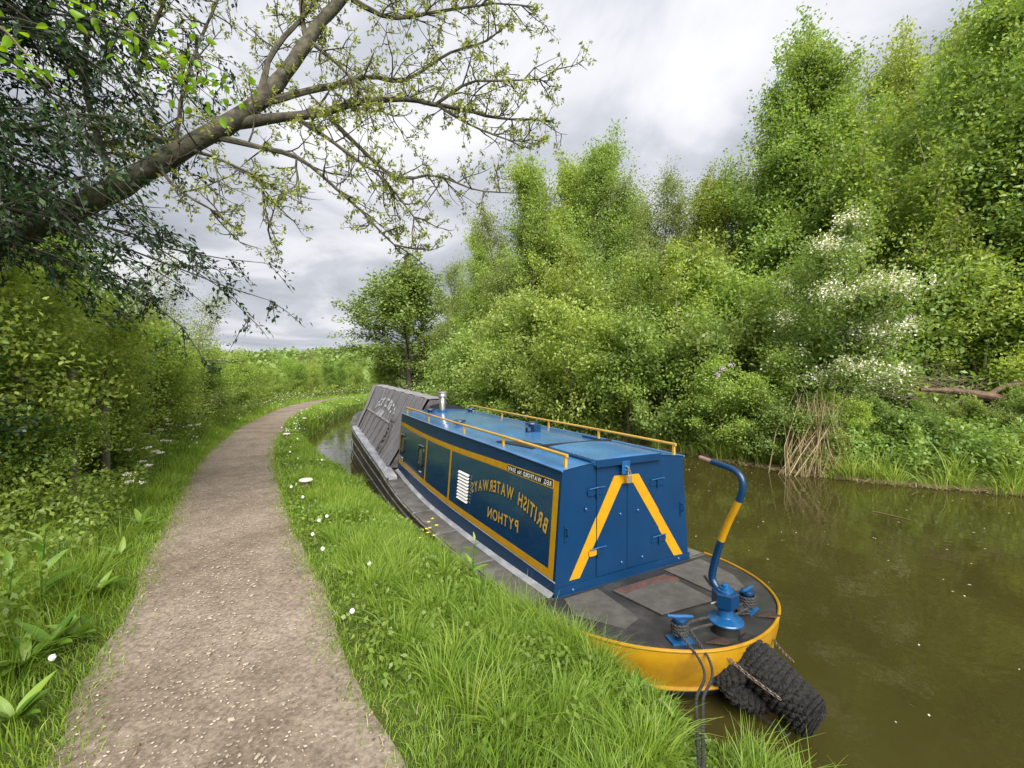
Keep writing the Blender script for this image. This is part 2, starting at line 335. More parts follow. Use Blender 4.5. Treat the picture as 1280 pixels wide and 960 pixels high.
M['water'] = water_mat()

# ------------------------------------------------------------------ the lie of the land (x of each line as a function of y)
path_l = curve([(-3, .3), (0, -1.0), (1.89, -2.07), (2.32, -2.35), (3.11, -2.82), (4.48, -3.69), (7.98, -5.91), (10.2, -7.14), (14.1, -9.1), (19.5, -11.4), (27.8, -14.5), (35.3, -16.3), (45, -17.0), (56, -14.5), (70, -6), (90, 9)])
path_r = curve([(-3, 2.2), (0, .66), (2.02, -.56), (2.45, -.88), (3.46, -1.54), (4.96, -2.53), (7.98, -4.36), (9.66, -5.35), (12.24, -6.65), (19.5, -9.7), (30.6, -13.4), (38, -15.0), (45, -15.4), (56, -12.6), (70, -4.2), (90, 11)])
bank_n = curve([(-4, 4.9), (0, 2.55), (1.5, 1.72), (2.2, 1.26), (3, .58), (4, -.17), (6, -1.45), (8, -2.75), (10, -4.15), (12, -5.55), (14, -6.8), (16, -7.85), (20, -9.2), (26, -10.9), (33, -12.1), (42, -12.3), (52, -10.6), (62, -7), (75, 0), (95, 14)])
bank_f = curve([(-6, 26), (4, 17), (9.2, 12.3), (10.4, 9.9), (11.4, 8.6), (12.6, 7.8), (15.4, 6.1), (20, 3.7), (30, -.2), (40, -2.4), (50, -2.2), (60, 1.2), (75, 9), (95, 23)])
def smooth(a, b, t): t = np.clip((t-a)/(b-a+1e-12), 0, 1); return t*t*(3-2*t)
def ground_z(x, y):
    x = np.asarray(x, float); y = np.asarray(y, float)
    pl, pr, bn, bf = path_l(y), path_r(y), bank_n(y), bank_f(y)
    z = np.full(x.shape, .86)
    v = np.clip((x-pr)/np.maximum(bn-pr, .3), 0, 1); z = z - .27*v**1.8 + .04*np.sin(np.pi*v)
    z = z + .22*smooth(.3, 3.5, pl-x) + .15*(fbm(x*1.5, y*1.5)-.5)*smooth(.05, .6, np.maximum(pl-x, x-pr))
    z = z - .04*smooth(-.05, .15, np.minimum(x-pl, pr-x))
    z = z*(1-smooth(-.14, .16, x-bn)) + (-.7)*smooth(-.14, .16, x-bn)
    d = (x-bf)*.76
    right = -.7 + .95*smooth(-.25, .35, d) + .26*np.clip(d-.3, 0, 40)*(1-.35*smooth(8, 30, d)) + .25*(fbm(x*.7, y*.7)-.5)*smooth(.3, 2, d)
    z = np.where(d > -.25, np.maximum(right, -.7), z)
    hill = 25*np.exp(-((x+70)/170)**2 - ((y-390)/95)**2) + 12*np.exp(-((x+260)/160)**2 - ((y-300)/90)**2) + 14*np.exp(-((x-60)/120)**2 - ((y-260)/80)**2)
    return z + hill*smooth(110, 220, y)

def build_ground():
    def axis(a0, a1, step, lo, hi):
        c = list(np.arange(a0, a1, step)); s = step
        while c[-1] < hi: s *= 1.13; c.append(c[-1]+s)
        s = step
        while c[0] > lo: s *= 1.13; c.insert(0, c[0]-s)
        return np.array(c)
    xs = axis(-9, 14, .12, -900, 700); ys = axis(-1.5, 24, .2, -60, 900)
    X, Y = np.meshgrid(xs, ys); X = X + bank_n(Y) - 0.0; Z = ground_z(X, Y); V = np.stack([X, Y, Z], -1).reshape(-1, 3)
    i, j = np.meshgrid(np.arange(len(ys)-1), np.arange(len(xs)-1), indexing='ij'); a = (i*len(xs)+j).ravel()
    Q = np.stack([a, a+1, a+1+len(xs), a+len(xs)], 1)
    return tag(add('ground', mesh_np('ground', V, Q, M['ground'], smooth=True)), kind='structure')
build_ground()
def build_water():
    ys = np.concatenate([np.arange(-6, 30, .5), np.arange(30, 96, 2)]); mb = MB(); P = []
    for y in ys:
        a, b = float(bank_n(y))-.4, float(bank_f(y))+.5; P.append([(a+(b-a)*k/12, y, 0) for k in range(13)])
    return tag(mb.grid(P).build('canal_water', M['water']), kind='structure')
build_water()
def build_path():
    ys = np.concatenate([np.arange(-2.5, 20, .12), np.arange(20, 90, .6)]); P = []
    for y in ys:
        a = float(path_l(y)) - .10 + .36*(float(fbm(y*1.7, 3.0))-.5) + .1*(float(vnoise(np.array(y*7.), np.array(1.)))-.5)
        b = float(path_r(y)) + .10 + .36*(float(fbm(y*1.9, 8.0))-.5) + .1*(float(vnoise(np.array(y*8.), np.array(5.)))-.5)
        row = []
        for k in range(15):
            t = k/14; x = a+(b-a)*t; e = min(t, 1-t)*14
            row.append((x, y, .868 - .02*max(0, 1-e/1.5) - .012*math.sin(math.pi*t) + .014*(float(fbm(x*3, y*3))-.5)))
        P.append(row)
    return tag(MB().grid(P).build('path', M['path'], smooth=True), kind='structure')
path = build_path()

rng = np.random.default_rng(11)
# stones lying in the path: the largest as pieces, the small ones joined as gravel
def stone_mesh(seed):
    r = np.random.default_rng(seed); bm = bmesh.new(); bmesh.ops.create_icosphere(bm, subdivisions=1, radius=1)
    for v in bm.verts: v.co = Vector((v.co.x*(1+.3*r.normal()*.6), v.co.y*.72*(1+.3*r.normal()*.6), v.co.z*.20*(1+.3*r.normal()*.5)))
    me = bpy.data.meshes.new('stone'); bm.to_mesh(me); bm.free(); me.materials.append(M['stone']); return me
stone_meshes = [stone_mesh(i) for i in range(5)]
def path_points(n, y0, y1, pw, side=.5, spread=.27):
    y = y0 + (y1-y0)*rng.random(n)**pw; t = np.clip(rng.normal(side, spread, n), .04, .97)
    x = path_l(y) + (path_r(y)-path_l(y))*t; return x, y
x, y = path_points(240, 1.75, 5.2, 1.6, .45, .2)
for i in range(240):
    s = .006+.013*rng.random()**2.2
    add('stone', stone_meshes[i % 5], path, (x[i], y[i], .866+s*.02), (rng.normal()*.15, rng.normal()*.15, rng.uniform(0, 6.28)), s)
def gravel():
    x, y = path_points(3600, 1.7, 15, 1.5, .46, .24); N = len(x); s = rng.uniform(.003, .010, N)*(1+.045*y)
    oct_v = np.array([(1, 0, 0), (0, .75, 0), (-1, 0, 0), (0, -.75, 0), (.1, 0, .42)]); a = rng.uniform(0, 6.28, N)
    V = np.zeros((N, 5, 3)); V[:, :, 0] = (oct_v[None, :, 0]*np.cos(a)[:, None] - oct_v[None, :, 1]*np.sin(a)[:, None])*s[:, None]+x[:, None]
    V[:, :, 1] = (oct_v[None, :, 0]*np.sin(a)[:, None] + oct_v[None, :, 1]*np.cos(a)[:, None])*s[:, None]+y[:, None]; V[:, :, 2] = oct_v[None, :, 2]*s[:, None]+.866
    b = np.arange(N)[:, None]*5; Q = np.concatenate([b+np.array([[0, 1, 4, 4]]), b+np.array([[1, 2, 4, 4]]), b+np.array([[2, 3, 4, 4]]), b+np.array([[3, 0, 4, 4]])])
    me = bpy.data.meshes.new('gravel'); me.from_pydata(V.reshape(-1, 3).tolist(), [], [tuple(q[:3]) for q in Q]); me.materials.append(M['stone'])
    return tag(add('gravel', me, path), kind='stuff')
gravel()
def litter():
    n = 420; y = 1.6+9*rng.random(n)**1.3; e = rng.random(n) < .6; x = np.where(e, np.where(rng.random(n) < .5, path_l(y)+np.abs(rng.normal(size=n))*.16, path_r(y)-np.abs(rng.normal(size=n))*.16), path_l(y)+(path_r(y)-path_l(y))*rng.random(n))
    V, Q, rn = leaves(rng, np.stack([x, y, np.full(n, .872)], 1), .026, .011, None, 3, 0); return tag(add('leaf_litter', mesh_np('leaf_litter', V, Q, M['litter'], rn), path), kind='stuff')
litter()

# ------------------------------------------------------------------ the narrowboat (local x right, y towards the bow, z up from the water)
TH = R(28.8); BO = np.array([1.21, 4.5, 0.0]); CS, SN = math.cos(TH), math.sin(TH)
boat = empty('narrowboat', BO, TH)
tag(boat, 'blue and gold canal narrowboat with a grey cloth over its hold, moored to the bank', 'boat')
def to_boat(p): q = np.array(p, float)-BO; return np.array([q[0]*CS+q[1]*SN, -q[0]*SN+q[1]*CS, q[2]])
def to_world(p): return np.array([p[0]*CS-p[1]*SN+BO[0], p[0]*SN+p[1]*CS+BO[1], p[2]+BO[2]])
LC = 5.95
deck_z = curve([(-1.4, .53), (0, .50), (1, .455), (2.2, .43), (4, .445), (5.2, .54), (6, .63), (8, .74), (12, .94), (14, 1.05), (16, 1.22)])
beam = curve([(0, 1.24), (2, 1.28), (5.5, 1.27), (8, 1.17), (10, 1.06), (12, .93), (14, .66), (15.4, .30), (16, .04)])
roof_e = curve([(0, 1.70), (1.1, 1.73), (3.3, 1.775), (5.95, 1.85)])
def u_side(z): return .93 - .0813*(z-.5)
def S(v, z, off=0.0): return (-(u_side(z)+off), v, z)
def roof_z(u, v): return float(roof_e(v)) + .06*(1-(u/.84)**2)

# hull
vs = np.concatenate([np.linspace(-.02, 6, 13), np.linspace(6.5, 16, 26)]); P = []
for v in vs:
    b, z = float(beam(v)), float(deck_z(v)); k = float(smooth(11, 16, np.array(v)))
    sec = [(-b*.80*(1-.6*k), -.55), (-b*.97*(1-.25*k), -.12), (-b*(.99-.1*k), z*.45), (-b, z), (-b+.05*(1-k), z+.004)]
    sec = sec + [(-a, c) for a, c in sec[::-1]]; P.append([(a, v, c) for a, c in sec])
MB().grid(P).build('hull', M['hull'], boat, smooth=True)
for side in (-1, 1):                                   # rubbing strakes along the hull
    for fr, rr in ((.93, .020), (.60, .018), (.24, .018)):
        MB().tube([(side*(float(beam(v))*(.985+.015*fr)+.006), v, float(deck_z(v))*fr) for v in np.linspace(-.05, 15.7, 60)], rr, 8).build('rubbing_strake', M['strake'], boat, smooth=True)
# side decks beside the cabin, in welded lengths
cuts = [.02, 1.15, 2.35, 3.45, 4.55, 5.35]
for side in (-1, 1):
    for a, b in zip(cuts[:-1], cuts[1:]):
        P = []
        for v in np.linspace(a+.006, b-.006, 7):
            z = float(deck_z(v)); bb = float(beam(v)); P.append([(side*(u_side(z)-.02), v, z+.012), (side*(bb-.05), v, z+.008), (side*(bb-.005), v, z+.002), (side*(bb+.004), v, z-.05)])
        MB().grid(P).build('side_deck_plate', M['gunwale'], boat, smooth=True)
        v = b; z = float(deck_z(v)); bb = float(beam(v))
        if b < 5.3: MB().prism([(u_side(z), z+.013), (bb+.005, z+.005), (bb+.008, z-.05), (bb+.002, z-.05), (bb-.006, z), (u_side(z), z+.006)], lambda p, q, d, v=v, s=side: (s*p, v+d, q), -.011, .011).build('weld_seam', M['white_worn'], boat)
    P = []
    for v in np.linspace(0, 5.9, 20):                      # pale worn strip at the cabin foot
        z = float(deck_z(v)); P.append([(side*(u_side(z)+.002), v, z+.05), (side*(u_side(z)+.03), v, z+.022), (side*(u_side(z)+.062), v, z+.016)])
    MB().grid(P).build('foot_strip', M['white_worn'], boat, smooth=True)
# counter stern
outl = [(1.24, .02), (1.22, -.3), (1.10, -.70), (.86, -1.03), (.55, -1.23), (.18, -1.33), (-.18, -1.32), (-.52, -1.19), (-.84, -.93), (-1.07, -.58), (-1.20, -.25), (-1.24, .02)]
def closed_smooth(pts, n=6):
    out = []; m = len(pts); p = [np.array(q, float) for q in pts]
    for i in range(m-1):
        a, b, c, d = p[max(i-1, 0)], p[i], p[i+1], p[min(i+2, m-1)]
        for k in range(n): t = k/n; out.append(.5*((2*b)+(-a+c)*t+(2*a-5*b+4*c-d)*t*t+(-a+3*b-3*c+d)*t**3))
    out.append(p[-1]); return out
ring = closed_smooth(outl)
def dz(v): return float(deck_z(v))
mb = MB(); n0 = 0; mb.v += [(p[0]*.985, p[1]*.985, dz(p[1])) for p in ring] + [(0, -.5, .505)]
k = len(ring); mb.f += [(i, i+1, k) for i in range(k-1)]; mb.f.append((k-1, 0, k)); mb.build('stern_deck', M['deck_dark'], boat, smooth=False)
P = [[(p[0]*s, p[1]*s, dz(p[1])-h) for p in ring] for s, h in ((1.0, -.012), (1.004, .02), (1.0, .10), (.985, .20), (.955, .31))]
MB().grid(P).build('stern_band', M['yellow_band'], boat, smooth=True)
MB().tube([(p[0]*1.0, p[1]*1.0, dz(p[1])+.006) for p in ring], .014, 8).build('deck_rim', M['yellow_band'], boat, smooth=True)
MB().tube([(p[0]*.958, p[1]*.958, dz(p[1])-.315) for p in ring], .016, 8).build('lower_rim', M['yellow_band'], boat, smooth=True)
P = [[(p[0]*s*(1-.0*h), p[1]*s, z) for p in ring] for s, h, z in ((.95, 0, .20), (.90, 0, .10), (.62, 0, -.02), (.45, 0, -.35))]
MB().grid(P).build('counter_underside', M['blue'], boat, smooth=True)
mb = MB(); mb.box(-.025, .025, -1.62, -1.12, -.5, .02).build('rudder_blade', M['hull'], boat, bevel=.006)
# deck panels of non-slip paint
def plate(name, poly, z0, th, m, bev=.0): 
    return MB().prism(poly, lambda a, b, d: (a, b, dz(b)+z0+d), 0, th).build(name, m, boat, bevel=bev)
plate('deck_panel', [(-.86, -.06), (-.45, -.06), (-.50, -.66), (-.72, -.72), (-.95, -.35)], .001, .005, M['deck_grey'])
plate('deck_panel', [(-.36, -.17), (.36, -.17), (.32, -.78), (-.30, -.72)], .002, .014, M['deck_grey'], .003)
plate('deck_panel', [(.46, -.07), (1.05, -.07), (.98, -.52), (.80, -.78), (.46, -.72)], .001, .005, M['deck_grey'])
plate('worn_red_patch', [(-.35, -.18), (.34, -.18), (.40, -.30), (.36, -.36), (.22, -.265), (-.05, -.27), (-.30, -.30)], .015, .003, M['deck_red'])

# cabin shell
mb = MB(); vv = np.linspace(0, LC, 16)
for side in (-1, 1):
    P = [[(side*u_side(z), v, z) for z in np.linspace(float(deck_z(v))-.02, float(roof_e(v)), 6)] for v in vv]; mb.grid(P)
for v, zl in ((0.0, .48), (LC, .6)):
    P = []
    for t in np.linspace(-1, 1, 9):
        zt = float(roof_e(v))+.06*(1-t*t)-.002; P.append([(t*u_side(zl), v, zl), (t*u_side(1.2), v, 1.2), (t*u_side(zt), v, zt)])
    mb.grid(P)
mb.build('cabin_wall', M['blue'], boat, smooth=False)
P = [[(t*(u_side(float(roof_e(v)))+.012), v, float(roof_e(v))+.06*(1-t*t)) for t in np.linspace(-1, 1, 17)] for v in np.linspace(-.012, LC+.01, 16)]
roof = MB().grid(P).build('roof', M['blue_skylit'], boat, smooth=True)
for side in (-1, 1): MB().tube([(side*(u_side(float(roof_e(v)))+.010), v, float(roof_e(v))-.004) for v in np.linspace(-.012, LC+.01, 24)], .011, 8).build('roof_edge', M['blue_skylit'], roof, smooth=True)
# painted side panels, gold lines, lettering
gt = curve([(0, 1.585), (1.08, 1.58), (2.93, 1.562), (4.13, 1.583), (5.95, 1.672)])
gb = curve([(0, .655), (1.7, .655), (2.78, .66), (4.08, .705), (5.95, .82)])
def strip(name, v0, v1, lo, hi, off, m, n=14):
    return MB().grid([[S(v, lo(v), off), S(v, hi(v), off)] for v in np.linspace(v0, v1, n)]).build(name, m, boat)
for sgn in (1,):
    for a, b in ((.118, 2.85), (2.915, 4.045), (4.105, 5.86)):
        strip('side_panel', a, b, lambda v: float(gb(v))+.078, lambda v: float(gt(v))-.078, .0025, M['blue_reflect_tint'])
    strip('gold_line', .032, 5.90, lambda v: float(gt(v))-.08, lambda v: float(gt(v)), .004, M['gold'])
    strip('gold_line', .032, 5.90, lambda v: float(gb(v)), lambda v: float(gb(v))+.08, .004, M['gold'])
    for a, b in ((.03, .12), (2.848, 2.917), (4.043, 4.107), (5.86, 5.905)):
        strip('gold_line', a, b, lambda v: float(gb(v))+.001, lambda v: float(gt(v))-.001, .0055, M['gold'], 2)
    MB().tube([S(v, float(gb(v))-.012, .003) for v in np.linspace(0, 5.9, 24)], .006, 6).build('white_line', M['white_worn'], boat)
    for v0, v1 in ((5.55, 5.92),):
        strip('bare_patch', v0, v1, lambda v: float(gb(v))+.082, lambda v: float(gb(v))+.16, .006, M['white_worn'], 3)
# windows
def rrect(a0, a1, b0, b1, r, n=5):
    out = []
    for ca, cb, t0 in ((a1-r, b1-r, 0), (a0+r, b1-r, 90), (a0+r, b0+r, 180), (a1-r, b0+r, 270)):
        out += [(ca+r*math.cos(R(t0+90*k/n)), cb+r*math.sin(R(t0+90*k/n))) for k in range(n+1)]
    return out
for v0, v1, z0, z1 in ((5.50, 5.79, 1.035, 1.41), (4.22, 4.52, .975, 1.345)):
    o = rrect(v0, v1, z0, z1, .09); i = rrect(v0+.035, v1-.035, z0+.035, z1-.035, .06)
    win = empty('window'); win.parent = boat
    mb = MB(); n = len(o)
    P = [[S(a, b, .003) for a, b in o], [S(a, b, .022) for a, b in o], [S(a, b, .022) for a, b in i], [S(a, b, .006) for a, b in i]]
    mb.grid(P, True).build('frame', M['black'], win)
    MB().prism(i, lambda a, b, d: S(a, b, d), .0062, .009).build('pane', M['glass'], win)
    MB().tube([S(v0+.02+(v1-v0-.04)*k/5, z1+.015, .022) for k in range(6)], .008, 6).build('drip_rail', M['white_worn'], win)
    MB().box(-.004, .004, -.05, .05, -.006, .006).build('reflector', M['white'], win).location = S((v0+v1)/2, z0-.09, .008)
# louvred vent
vent = empty('louvre_vent'); vent.parent = boat
MB().prism([(2.11, .845), (2.51, .845), (2.51, 1.27), (2.11, 1.27)], lambda a, b, d: S(a, b, d), .0026, .008).build('backing', M['black'], vent)
for k in range(9):
    z = .865+k*.0455
    MB().prism([(2.125, z), (2.495, z), (2.495, z+.022), (2.125, z+.022)], lambda a, b, d, z=z: S(a, b, d + (.016 if b < z+.01 else 0)), .009, .018).build('slat', M['white'], vent)
# lettering
_glyph = {}
def glyph(ch, bold):
    if (ch, bold) in _glyph: return _glyph[(ch, bold)]
    cu = bpy.data.curves.new('g', 'FONT'); cu.body = ch; cu.size = 1.0; cu.offset = bold; cu.resolution_u = 3
    ob = bpy.data.objects.new('g', cu); COL.objects.link(ob); bpy.context.view_layer.update()
    me = bpy.data.meshes.new_from_object(ob.evaluated_get(bpy.context.evaluated_depsgraph_get()))
    vs_ = [v.co.copy() for v in me.vertices]; fs = [tuple(p.vertices) for p in me.polygons]
    bpy.data.objects.remove(ob); bpy.data.curves.remove(cu); bpy.data.meshes.remove(me)
    x0 = min(v.x for v in vs_); x1 = max(v.x for v in vs_); y1 = max(v.y for v in vs_); y0 = min(v.y for v in vs_)
    g = ([((v.x-x0), v.y) for v in vs_], fs, x1-x0, max(y1, .3)); _glyph[(ch, bold)] = g; return g
def letters(parent, text, v_start, v_end, base, slope, height, mtl, fn, bold=.02, gap=.10, shade=None, off=.0, space=.38, hfun=None, lname='letter'):
    ws = [(space if c == ' ' else glyph(c, bold)[2]) for c in text]; tot = sum(ws)+gap*(len(text)-1); k = (v_end-v_start)/tot
    v = v_start; H0 = glyph('H', bold)[3]
    for c, wd in zip(text, ws):
        if c != ' ':
            vs_, fs, w_, _ = glyph(c, bold); vm = v+wd*k/2; b0, sl = base(vm), slope(vm); h = hfun(vm) if hfun else height
            ca, sa = math.cos(math.atan(sl)), math.sin(math.atan(sl))
            def place(dx, dy, o): return [fn(vm + (x-wd/2)*k*ca - (y/H0*h)*sa*.55 + dx, b0 + (x-wd/2)*k*sa + (y/H0*h)*(.3+.7*ca) + dy, o) for x, y in vs_]
            def mk(nm, pts, m): me = bpy.data.meshes.new(nm); me.from_pydata([tuple(p) for p in pts], [], fs); me.materials.append(m); return me
            L = add(lname, mk(lname, place(0, 0, off+.0015), mtl), parent)
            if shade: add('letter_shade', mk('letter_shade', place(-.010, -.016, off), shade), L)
        v += (wd+gap)*k
sign = empty('side_lettering'); sign.parent = boat
tag(sign, 'mirror-reversed gold lettering BRITISH WATERWAYS PYTHON on the cabin side')
arcb = lambda v: 1.205-.198*(v-1.10)**2
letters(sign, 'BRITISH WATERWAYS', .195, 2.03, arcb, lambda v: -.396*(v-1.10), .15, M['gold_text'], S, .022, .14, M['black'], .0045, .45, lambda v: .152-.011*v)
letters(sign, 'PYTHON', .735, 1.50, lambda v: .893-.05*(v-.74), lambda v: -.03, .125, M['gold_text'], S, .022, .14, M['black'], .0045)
plaque = empty('registration_plate'); plaque.parent = boat
MB().prism([(.125, 1.498), (1.08, 1.494), (1.08, 1.583), (.125, 1.588)], lambda a, b, d: S(a, b, d), .0045, .0075).build('plate_border', M['gold_text'], plaque)
MB().prism([(.135, 1.508), (1.07, 1.504), (1.07, 1.573), (.135, 1.578)], lambda a, b, d: S(a, b, d), .0078, .0095).build('plate_face', M['black'], plaque)
letters(plaque, 'REG. WATFORD No 50495', .155, 1.05, lambda v: 1.518-.003*v, lambda v: 0, .047, M['white'], S, .012, .12, None, .010, .35)

# rear bulkhead: doors, gold chevron, hinges, hatch
MB().box(-.935, .935, -.016, 0.0, .47, .585).build('skirting', M['blue'], boat, bevel=.003)
def Rr(a, b, d): return (a, -d, b)
doors = []
for a, b in ((-.425, -.025), (-.018, .44)):
    doors.append(MB().prism(rrect(a, b, .60, 1.695, .006, 2), Rr, .0, .012).build('door', M['blue'], boat, bevel=.002))
def clip(poly, a0, a1):
    def half(pl, f):
        out = []
        for i in range(len(pl)):
            p, q = pl[i], pl[(i+1) % len(pl)]; fp, fq = f(p), f(q)
            if fp >= 0: out.append(p)
            if fp*fq < 0: t = fp/(fp-fq); out.append((p[0]+(q[0]-p[0])*t, p[1]+(q[1]-p[1])*t))
        return out
    return half(half(poly, lambda p: p[0]-a0), lambda p: a1-p[0])
quads = [[(-.2, 1.584), (-.098, 1.495), (-.63, .629), (-.753, .63)], [(.137, 1.572), (.057, 1.486), (.69, .591), (.833, .583)], [(-.2, 1.584), (.137, 1.572), (.057, 1.486), (-.098, 1.495)]]
for q in quads:
    for a0, a1, off, par in ((-1, -.4265, .001, boat), (-.4235, -.026, .0125, doors[0]), (-.017, .4385, .0125, doors[1]), (.4415, 1, .001, boat)):
        c = clip(q, a0, a1)
        if len(c) >= 3: MB().prism(c, Rr, off, off+.003).build('gold_stripe', M['gold'], par)
for a, b, c in ((-.43, 1.452, 0), (-.415, .852, 1), (.412, 1.449, 0), (.435, .828, 0)):
    h = empty('hinge'); h.parent = boat
    MB().box(a-.012, a+.012, -.034, -.012, b-.055, b+.035).build('knuckle', M['blue'], h, bevel=.004)
    for s in (-1, 1): MB().prism(rrect(a+s*.062-.048, a+s*.062+.048, b-.035, b+.03, .02), Rr, .012, .019).build('leaf_plate', M['gold'] if (c and s < 0) else M['blue'], h, bevel=.002)
    MB().tube([(a-.10, -.026, b+.034), (a, -.034, b+.045), (a+.10, -.026, b+.04)], .007, 6).build('edge_bar', M['blue_bright'], h)
for a, b in ((-.119, 1.182), (.128, 1.185), (-.562, 1.295), (.75, .55), (-.72, .54), (.19, .68), (-.10, .68)):
    MB().lathe([(.016, 0), (.016, .008), (.009, .014)], n=10).build('bolt_head', M['blue_bright'], boat).matrix_basis = Matrix.Translation((a, -.014 if b < 1.3 else -.001, b)) @ Matrix.Rotation(R(90), 4, 'X')
for a, z in ((.80, 1.11), (-.80, 1.10)):
    hk = empty('hook_eye'); hk.parent = boat
    MB().box(a-.014, a+.014, -.012, 0, z-.09, z+.07).build('back_plate', M['blue'], hk, bevel=.003)
    MB().tube([(a, -.01, z+.05), (a, -.045, z+.045), (a, -.05, z-.01), (a, -.02, z-.03)], .008, 8).build('hook', M['blue'], hk, smooth=True)
# sliding hatch
hatch = empty('sliding_hatch'); hatch.parent = boat
P = [[(-.46+.89*t, v, max(roof_z(-.46+.89*t, max(v, 0)), 1.742)+.030) for t in np.linspace(0, 1, 9)] for v in np.linspace(-.045, .80, 8)]
mb = MB().grid(P)
for row in (0, -1): mb.grid([[p for p in P[row]], [(p[0], p[1], p[2]-.058) for p in P[row]]])
for c in (0, -1): mb.grid([[r_[c] for r_ in P], [(r_[c][0], r_[c][1], r_[c][2]-.058) for r_ in P]])
mb.build('hatch_lid', M['blue_skylit'], hatch)
MB().box(-.462, .432, -.056, -.044, 1.698, 1.772).build('hatch_lip', M['blue'], hatch, bevel=.003)
for a in (-.50, .455): MB().prism([(a, .0), (a+.025, .0), (a+.025, 1.35), (a, 1.35)], lambda p, q, d: (p, q, roof_z(p, q)+d), -.005, .028).build('hatch_runner', M['blue'], hatch)
MB().box(-.52, .50, .81, .85, 1.765, 1.815).build('hatch_stop', M['black'], hatch, bevel=.004)
hasp = empty('hasp'); hasp.parent = boat
MB().box(-.14, -.03, -.064, -.057, 1.60, 1.735).build('strap', M['blue_bright'], hasp, bevel=.004)
MB().tube([(-.085, -.06, 1.68), (-.085, -.10, 1.672), (-.085, -.10, 1.645), (-.085, -.06, 1.638)], .009, 8).build('staple', M['steel'], hasp, smooth=True)
pad = empty('padlock', to_world((-.060, -.085, 1.625)), TH+R(8)); tag(pad, 'small silver padlock hanging from the hasp under the hatch', 'padlock')
MB().box(-.028, .028, -.014, .014, -.115, -.035).build('lock_body', M['brass'], pad, bevel=.006)
MB().tube([(-.018, 0, -.04), (-.018, 0, -.005), (-.010, 0, .012), (.010, 0, .012), (.018, 0, -.005), (.018, 0, -.04)], .006, 8).build('shackle', M['steel'], pad, smooth=True)

# handrails
for side in (-1, 1):
    r_ = [(side*.755, v, roof_z(.755, v)+.115) for v in np.linspace(.03, 5.82, 24)]
    rail = MB().tube(r_, .017, 10).build('handrail', M['gold_rail'], boat, smooth=True)
    for v in (.06, 1.36, 2.62, 4.3, 5.75): MB().box(side*.755-.014, side*.755+.014, v-.014, v+.014, roof_z(.755, v)-.01, roof_z(.755, v)+.105).build('rail_post', M['gold_rail'], rail, bevel=.003)
# roof fittings
ch = empty('chimney', (-.12, 5.35, roof_z(-.12, 5.35))); ch.parent = boat
MB().lathe([(.10, -.01), (.10, .02), (.085, .03), (.08, .05)], n=24).build('collar', M['blue_bright'], ch, smooth=True)
MB().lathe([(.066, .03), (.066, .34), (.063, .345)], n=24).build('flue', M['steel'], ch, smooth=True)
MB().lathe([(.075, .30), (.10, .315), (.10, .36), (.098, .365), (.098, .372), (.10, .376), (.10, .405), (.085, .42), (.02, .425)], n=24).build('cap', M['steel'], ch, smooth=True)
for u, v in ((-.36, 5.45), (.52, 5.35), (-.50, 3.45), (.42, 2.62)):
    mv = empty('mushroom_vent', (u, v, roof_z(u, v))); mv.parent = boat
    MB().lathe([(.05, -.01), (.05, .045)], n=18).build('stem', M['blue'], mv, smooth=True)
    MB().lathe([(.02, .032), (.105, .036), (.112, .05), (.105, .066), (.05, .075), (.01, .078)], n=24).build('cap', M['blue'], mv, smooth=True)
tb = empty('lamp_socket', (.10, 1.98, roof_z(.1, 1.98))); tb.parent = boat
MB().box(-.055, .055, -.055, .055, -.01, .105).build('socket_box', M['blue'], tb, bevel=.006)
MB().box(-.16, -.05, -.04, .03, -.01, .012).build('base_plate', M['black'], tb, bevel=.003)
MB().box(-.16, -.145, -.03, .02, .0, .07).build('clip', M['black'], tb, bevel=.003)
mb = MB().prism([(-.60, .93), (-.44, .93), (-.38, 1.08), (-.66, 1.62), (-.72, 1.62)], lambda p, q, d: (p, q, roof_z(p, q)+d), .001, .012).build('roof_strip', M['black'], boat)

